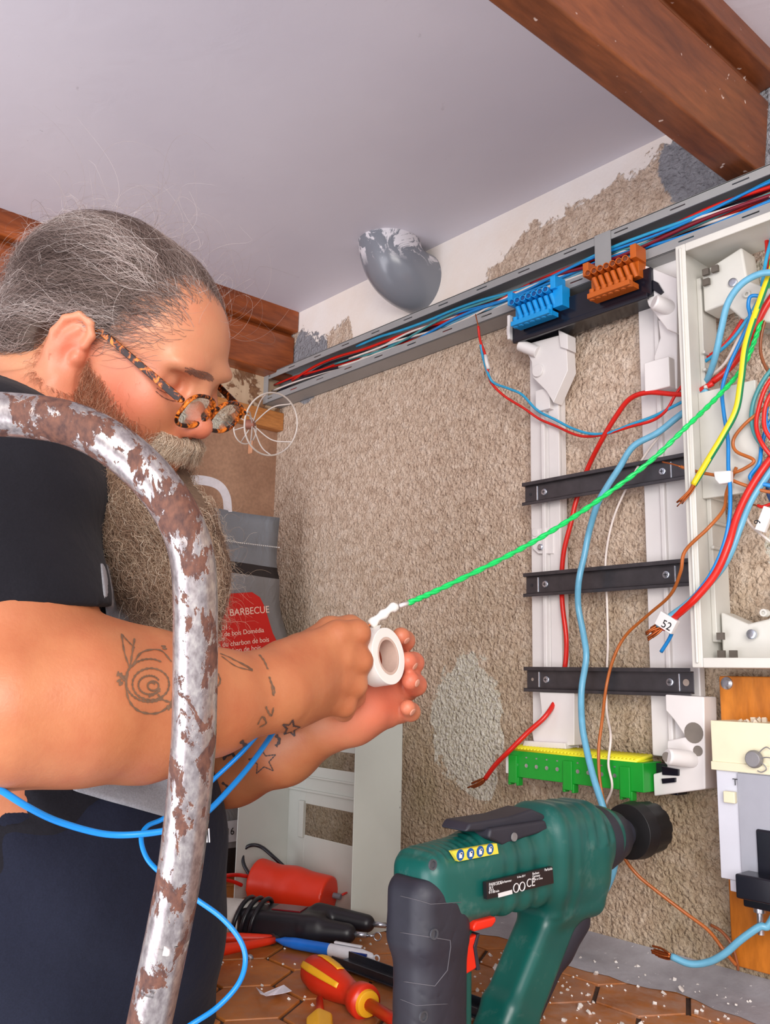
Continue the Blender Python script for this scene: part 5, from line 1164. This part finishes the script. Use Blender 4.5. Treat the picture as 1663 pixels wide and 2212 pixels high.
def strands(name,roots,flow,length,nseg,rad,curl,curlsc,mat,parent,surf=None,lift=(.0005,.004),gravity=0,tone=None,extra=.3):
    """roots (n,3); flow(X)->unit direction field; polyline tubes (3 sided)"""
    n=len(roots);X=roots.copy();pts=[X.copy()];ph=NR.normal(size=(n,3))*extra;L_=length if np.ndim(length) else np.full(n,length)
    lf=NR.uniform(lift[0],lift[1],n);cs=NR.uniform(.6,1.5,n)[:,None];phs=NR.uniform(0,6.28,(n,3));om=NR.uniform(.6,1.4,(n,1))*curlsc
    for k in range(nseg):
        d=flow(X)+ph*.6+curl*cs*np.sin(om*(k+1)+phs)+np.array((0,0,-gravity))
        d/=np.linalg.norm(d,axis=1)[:,None]
        X=X+d*(L_/nseg)[:,None]
        if surf is not None:
            sd_=surf.ev(X);g=sdf_grad(surf,X);tgt=lf*(1-.0*k)
            X=X+g*np.clip(tgt-sd_,-.004,.02)[:,None]*(.9 if surf is not None else 0)*np.where((sd_<tgt)|(k<nseg*.75),1,.2)[:,None]
        pts.append(X.copy())
    Pn=np.stack(pts,1);K=nseg+1
    T=np.gradient(Pn,axis=1);T/=np.linalg.norm(T,axis=2)[...,None]+1e-9
    a=np.cross(T,np.array([.31,.77,.55]));a/=np.linalg.norm(a,axis=2)[...,None]+1e-9;bb=np.cross(T,a)
    rr=rad*NR.uniform(.7,1.25,n)[:,None]*np.linspace(1,.35,K)[None,:]
    ring=[Pn+(a*math.cos(q)+bb*math.sin(q))*rr[...,None] for q in (0,2.094,4.189)]
    VV=np.stack(ring,2).reshape(-1,3)
    base=(np.arange(n)[:,None]*K+np.arange(nseg)[None,:])*3
    FF=np.stack([np.stack([base+i,base+(i+1)%3,base+3+(i+1)%3,base+3+i],-1) for i in range(3)],2).reshape(-1,4)
    me=mesh_np(name,VV,FF);tn=(tone if tone is not None else NR.beta(2,2.5,n))
    at=me.attributes.new('tone','FLOAT','POINT');at.data.foreach_set('value',np.repeat(tn,K*3).astype(np.float32))
    return link(name,me,mat,parent)
# hair volume
HS_=SDF()
HS_.ell(H(-18,38,0),A_((89,74,81))/1000,HM,.012)
HS_.ell(H(-40,40,20),A_((68,68,64))/1000,HM,.02)
HS_.ell(H(-60,35,10),A_((62,66,70))/1000,HM,.03)
HS_.cone(H(-100,10,0),H(-150,-45,0),.045,.030,.03)
HS_.cone(H(-52,-5,60),H(-100,-35,45),.026,.024,.02)
HS_.cone(H(-60,-10,55),H(-80,-70,40),.028,.020,.02)
HS_.cone(H(-80,-20,40),H(-125,-85,30),.036,.026,.02)
def haircut(X,d):
    l=(X-HO)@HM.T*1000
    # hairline: keep what lies behind a plane from temple to crown
    hl=l[:,0]*.72-(l[:,1]-30)*.70-26-8*np.cos(l[:,2]/45)
    recede=-( (np.linalg.norm((l-np.array((78,92,0)))/np.array((70,40,80)),axis=1)-0)*0)
    face=hl/1000
    ear=(.034-np.linalg.norm((X-H(0,-6,84))*1.0,axis=1))
    side_=np.where(l[:,0]>-30,np.minimum(-l[:,1]-8+0*l[:,0],l[:,0]+30),-1000)/1000
    return np.maximum.reduce([d,face,ear,np.where(l[:,2]>30,side_,-1)])
Vh,Fh=HS_.mesh(.0028,haircut)
hair=link('hair',mesh_np('hair',Vh,Fh),M_cap,person)
def sample(V,F,n,filt=None):
    a=V[F];c=a.mean(1);ar=np.linalg.norm(np.cross(a[:,2]-a[:,0],a[:,3]-a[:,1]),axis=1)
    if filt is not None: ar=ar*filt(c)
    i=NR.choice(len(F),n,p=ar/ar.sum());w=NR.dirichlet((1,1,1,1),n);return (a[i]*w[...,None]).sum(1)
def outer(V_,o=.002): return lambda c:(HS_.ev(c)>-o).astype(float)
back=H(-135,-25,20)
def hflow(X):
    l=(X-HO)@HM.T*1000
    tgt=back-X;tgt/=np.linalg.norm(tgt,axis=1)[:,None]
    w=np.clip((40-l[:,0])/90,0,1)[:,None]
    d=-HF*.9-HU*(.1+.3*w)+tgt*.6;return d/np.linalg.norm(d,axis=1)[:,None]
r=sample(Vh,Fh,11000,outer(Vh));tn=np.clip(.37+.24*cnoise(r,45,3)[:,0]+NR.normal(0,.16,len(r)),0,1)
strands('strand',r,hflow,NR.uniform(.04,.10,len(r)),10,.00020,.42,.75,M_hair,hair,HS_,(.0005,.0075),0,tn,.24)['kind']='stuff'
r=sample(Vh,Fh,620,outer(Vh));strands('flyaway_strand',r,lambda X:hflow(X)*.5+HU*.35+HF*.25,NR.uniform(.04,.10,len(r)),14,.00012,.75,.5,M_hair,hair,None,(0,0),0,NR.uniform(.5,1,len(r)),.35)['kind']='stuff'
r=sample(Vh,Fh,150,lambda c:(HS_.ev(c)>-.002)*(((c-HO)@HU)>.05).astype(float));strands('flyaway_strand',r,lambda X:hflow(X)*.3+HU*.35-HF*.1+R3*.45,NR.uniform(.07,.15,len(r)),18,.00011,.7,.28,M_hair,hair,None,(0,0),.1,NR.uniform(.3,1,len(r)),.3)['kind']='stuff'
# wispy hairline over the temple
tp_=np.stack([H(NR.uniform(20,74),NR.uniform(20,105),NR.uniform(25,74)) for _ in range(900)])
hd=haircut(tp_,np.full(len(tp_),-1.));tp_=tp_[(hd<.007)]
for _ in range(4): tp_=tp_-sdf_grad(B,tp_)*B.ev(tp_)[:,None]
strands('hairline_strand',tp_,hflow,NR.uniform(.025,.06,len(tp_)),8,.00015,.3,.7,M_hair,hair,B,(.0004,.002),0,NR.uniform(0,.7,len(tp_)),.2)['kind']='stuff'
# beard volume
BS=SDF()
ch=H(66,-88,0)
BS.ell(H(64,-72,0),A_((44,34,44))/1000,HM,.02)
BS.ell(H(36,-58,30),A_((40,28,34))/1000,HM,.03)
BS.cone(ch,p3(310,1120,.80),.048,.052,.03).cone(p3(310,1120,.80),p3(378,1255,.79),.052,.036,.03).cone(p3(378,1255,.79),p3(415,1370,.78),.036,.016,.03)
BS.cone(p3(190,990,.80),p3(275,1120,.80),.032,.044,.03)
def bcut(X,d):
    l=(X-HO)@HM.T*1000
    m=(-38-(l[:,1]))*-1
    face=(l[:,1]+64+np.clip(l[:,0]-40,0,60)*.25)/1000
    return np.maximum(d,np.where(l[:,0]>5,face,(l[:,1]+50)/1000))
Vb,Fb=BS.mesh(.0030,bcut)
beard=link('beard',mesh_np('beard',Vb,Fb),M_bcap,person)
dn0=(p3(395,1380,.78)-ch);dn0/=np.linalg.norm(dn0)
def bflow(X):
    n=cnoise(X,60,11)*.22;d=dn0+n;return d/np.linalg.norm(d,axis=1)[:,None]
r=sample(Vb,Fb,9500,lambda c:(BS.ev(c)>-.003).astype(float));tn=np.clip(.45+.2*cnoise(r,40,5)[:,0]+NR.normal(0,.2,len(r)),0,1)
strands('strand',r,bflow,NR.uniform(.03,.075,len(r)),12,.00019,.85,1.2,M_beard,beard,BS,(-.001,.008),0,tn,.35)['kind']='stuff'
r=sample(Vb,Fb,900,lambda c:(BS.ev(c)>-.003).astype(float));strands('flyaway_strand',r,lambda X:bflow(X)*.6+sdf_grad(BS,X)*.45,NR.uniform(.03,.06,len(r)),12,.00010,.9,.8,M_beard,beard,None,(0,0),0,NR.uniform(.4,1,len(r)),.4)['kind']='stuff'
# cheek beard grows straight out of the skin, reddish
M_red=hair_mat('reddish_beard',[(0,lin((130,70,44))),(.5,lin((176,108,74))),(1,lin((222,186,158)))])
c_=[];
while len(c_)<5200:
    x,y,z=NR.uniform(-22,88),NR.uniform(-85,-2),NR.uniform(20,72)
    lim=-6-.42*max(0,x-14)+ (8 if x<14 else 0)
    if y<lim: c_.append(H(x,y,z))
c_=np.array(c_)
for _ in range(4): c_=c_-sdf_grad(B,c_)*B.ev(c_)[:,None]
strands('cheek_strand',c_,lambda X:(HF*.25-HU*1.0)[None,:]+np.zeros_like(X),NR.uniform(.010,.026,len(c_)),7,.00015,.7,1.1,M_red,beard,B,(.0003,.004),0,NR.beta(2,2,len(c_)),.35)['kind']='stuff'
# moustache
c_=np.array([H(NR.uniform(98,108),NR.uniform(-46,-37),NR.uniform(-30,34)) for _ in range(2600)])
for _ in range(3): c_=c_-sdf_grad(B,c_)*B.ev(c_)[:,None]
def mflow(X):
    l=(X-HO)@HM.T;return -HU[None,:]*1.0+HS[None,:]*np.sign(l[:,2:3])*.45+HF*.12
strands('moustache_strand',c_,mflow,NR.uniform(.018,.034,len(c_)),9,.00017,.6,.9,M_beard,beard,B,(.0005,.008),0,np.clip(NR.normal(.7,.22,len(c_)),0,1),.32)['kind']='stuff'
# arm hair
# ------------------------------------------------------------------ glasses
def tort_mat():
    m,N,L,b=newmat('tortoiseshell');co=coord(N,L);v=noise(N,L,150,3,.6,co,.6)
    L.new(ramp(N,L,v,[(.46,lin((40,20,14))),(.52,lin((150,70,20))),(.60,lin((226,126,40)))]),b.inputs['Base Color']);b.inputs['Roughness'].default_value=.28;b.inputs['Specular IOR Level'].default_value=.25;return m
M_tort=tort_mat()
gp_=math.radians(41);GF=f0*math.cos(gp_)-U3*math.sin(gp_);GU=U3*math.cos(gp_)+f0*math.sin(gp_);GS=HS
G0=p3(386,856,.764)     # near hinge
def G(x,y,z): return Vector(G0+(GF*x+GU*y+GS*z)*.001)
gl=thing('eyeglasses',G(0,-15,-50),'tortoiseshell reading glasses slid low on the nose of the bearded man','glasses')
def rimpts(cz,n=40):
    out=[]
    for i in range(n+1):
        a=2*math.pi*i/n;c,s_=math.cos(a),math.sin(a);e=2/2.7
        z=22*abs(c)**e*(1 if c>0 else -1);y=16.5*abs(s_)**e*(1 if s_>0 else -1);out.append(G(4+.002*z*z,y-9,cz+z))
    return out
for cz in (-30,-82):
    rp=rimpts(cz);o=MB().tube(rp,.0018,10,cap=False,flat=1.3).build('rim',M_tort,gl,smooth=True)
    c=G(4,-9,cz);ml=MB();ml.v=[tuple(q) for q in rp[:-1]]+[tuple(c)];nn_=len(rp)-1;ml.f=[(i,(i+1)%nn_,nn_) for i in range(nn_)]
    m=MATS.get('lens')
    if not m:
        m,N,L,b=newmat('lens_glass');b.inputs['Base Color'].default_value=(1,.97,.93,1);b.inputs['Transmission Weight'].default_value=1;b.inputs['Roughness'].default_value=.02;b.inputs['IOR'].default_value=1.12;MATS['lens']=m
    ml.mi=[0]*len(ml.f);ml.build('lens',m,gl,smooth=True)
MB().tube(spline([G(5,-3,-52),G(7,0,-56),G(5,-3,-60)],6),.0018,8).build('bridge',M_tort,gl,smooth=True)
for z0_,z1_ in ((0,26),(-112,-136)):
    b=MB();n=20
    pts=[G(3-x,-1+ (0 if x<100 else -(x-100)*.5),z0_+(z1_-z0_)*x/140) for x in np.linspace(0,128,n)]
    hU=Vector(GU)*.0033;hS=Vector(GS)*.0011;v=[]
    for i,p in enumerate(pts):
        k=1.05-.3*i/n;v+=[p+hU*k+hS,p+hU*k-hS,p-hU*k-hS,p-hU*k+hS]
    f=[(i*4+k,i*4+(k+1)%4,i*4+4+(k+1)%4,i*4+4+k) for i in range(n-1) for k in range(4)]+[(3,2,1,0),((n-1)*4,(n-1)*4+1,(n-1)*4+2,(n-1)*4+3)]
    b.add(v,f).build('temple_arm',M_tort,gl,bev=.0005)
    MB().tube([G(3,-1,z0_+(-3 if z0_==0 else 3)),G(3,-1,z0_)],.0028,8).build('hinge',M_tort,gl,bev=.0003)
# ------------------------------------------------------------------ tape roll
tpr=thing('tape_roll',P(828,1420,.835),'roll of white insulating tape held between both hands','tape roll')
TC=A_(P(822,1420,.832));ax_=Vector(-R3*-.78*1.0+F3*-.50+U3*.22).normalized()
e1=(Vector(U3)*.95-Vector(R3)*.30);e1=(e1-ax_*e1.dot(ax_)).normalized();e2=ax_.cross(e1)
M_tape=plain('white_tape',(232,230,224),.35,0,.03,30,.02,sss=.05)
def annulus(ri,ro,h0,h1,n=56):
    v=[];
    for r_,h_ in ((ro,h0),(ro,h1),(ri,h1),(ri,h0)):
        for k in range(n):
            q=2*math.pi*k/n;v.append(Vector(TC)+ax_*h_+(e1*math.cos(q)+e2*math.sin(q))*r_)
    return v,[(i*n+k,i*n+(k+1)%n,((i+1)%4)*n+(k+1)%n,((i+1)%4)*n+k) for i in range(4) for k in range(n)]
MB().add(*annulus(.0175,.0265,-.0095,.0095)).build('tape_winding',M_tape,tpr,bev=.0006)
MB().add(*annulus(.0150,.0176,-.0092,.0092)).build('cardboard_core',plain('core_card',(196,170,156),.7),tpr,bev=.0003)
tj=Vector(p3(812,1352,.845));tk=Vector(TC)+e1*.0262
b=MB();wv=ax_*.0075;b.prism([tk-wv,tk+wv,tj+wv*.8,tj-wv*.8],Vector(FW)*.0004);b.build('tape_tail',M_tape,tpr)
b=MB();b.tube(spline([P(800,1350,.843),P(815,1336,.846),P(830,1326,.85),P(845,1314,.853),P(858,1311,.856)],5),.004,12,rf=lambda t:.0042+.0009*math.sin(t*17));o=b.build('tape_joint',M_tape,smooth=True);tag(o,'lumpy white tape joint wrapped around the end of the green draw wire','tape')
b=MB();b.tube([P(784,1357,.84),P(802,1348,.843)],.0007,8);b.build('copper_tip',M_cop,o)
# ------------------------------------------------------------------ blue cable round the man
M_bc=plain('bright_blue_cable',(16,136,222),.3,0,.05,30,.02)
cab=[P(-60,1675,.56),P(0,1706,.57),P(60,1743,.58),P(130,1776,.60),P(230,1802,.62),P(320,1800,.63),P(385,1786,.64),P(440,1760,.66),P(500,1700,.70),P(550,1640,.74),P(598,1570,.78),P(615,1540,.80)]
o=MB().tube(spline(cab,10),.0023,12).build('blue_cable',M_bc,smooth=True);tag(o,'bright blue cable sweeping across the navy trousers up to the wrist','cable')
cab=[P(580,1560,.76),P(560,1583,.75),P(520,1628,.74),P(465,1680,.73),P(400,1740,.71),P(350,1770,.70),P(318,1785,.69),P(305,1812,.68),P(320,1858,.67),P(365,1900,.66),P(420,1940,.655),P(478,1982,.65),P(518,2030,.645),P(530,2075,.64),P(515,2125,.63),P(470,2175,.62),P(415,2212,.61),P(330,2265,.60)]
o=MB().tube(spline(cab,10),.0019,12).build('blue_cable',M_bc,smooth=True);tag(o,'thinner bright blue cable curling in a large loop over the worktop corner','cable')
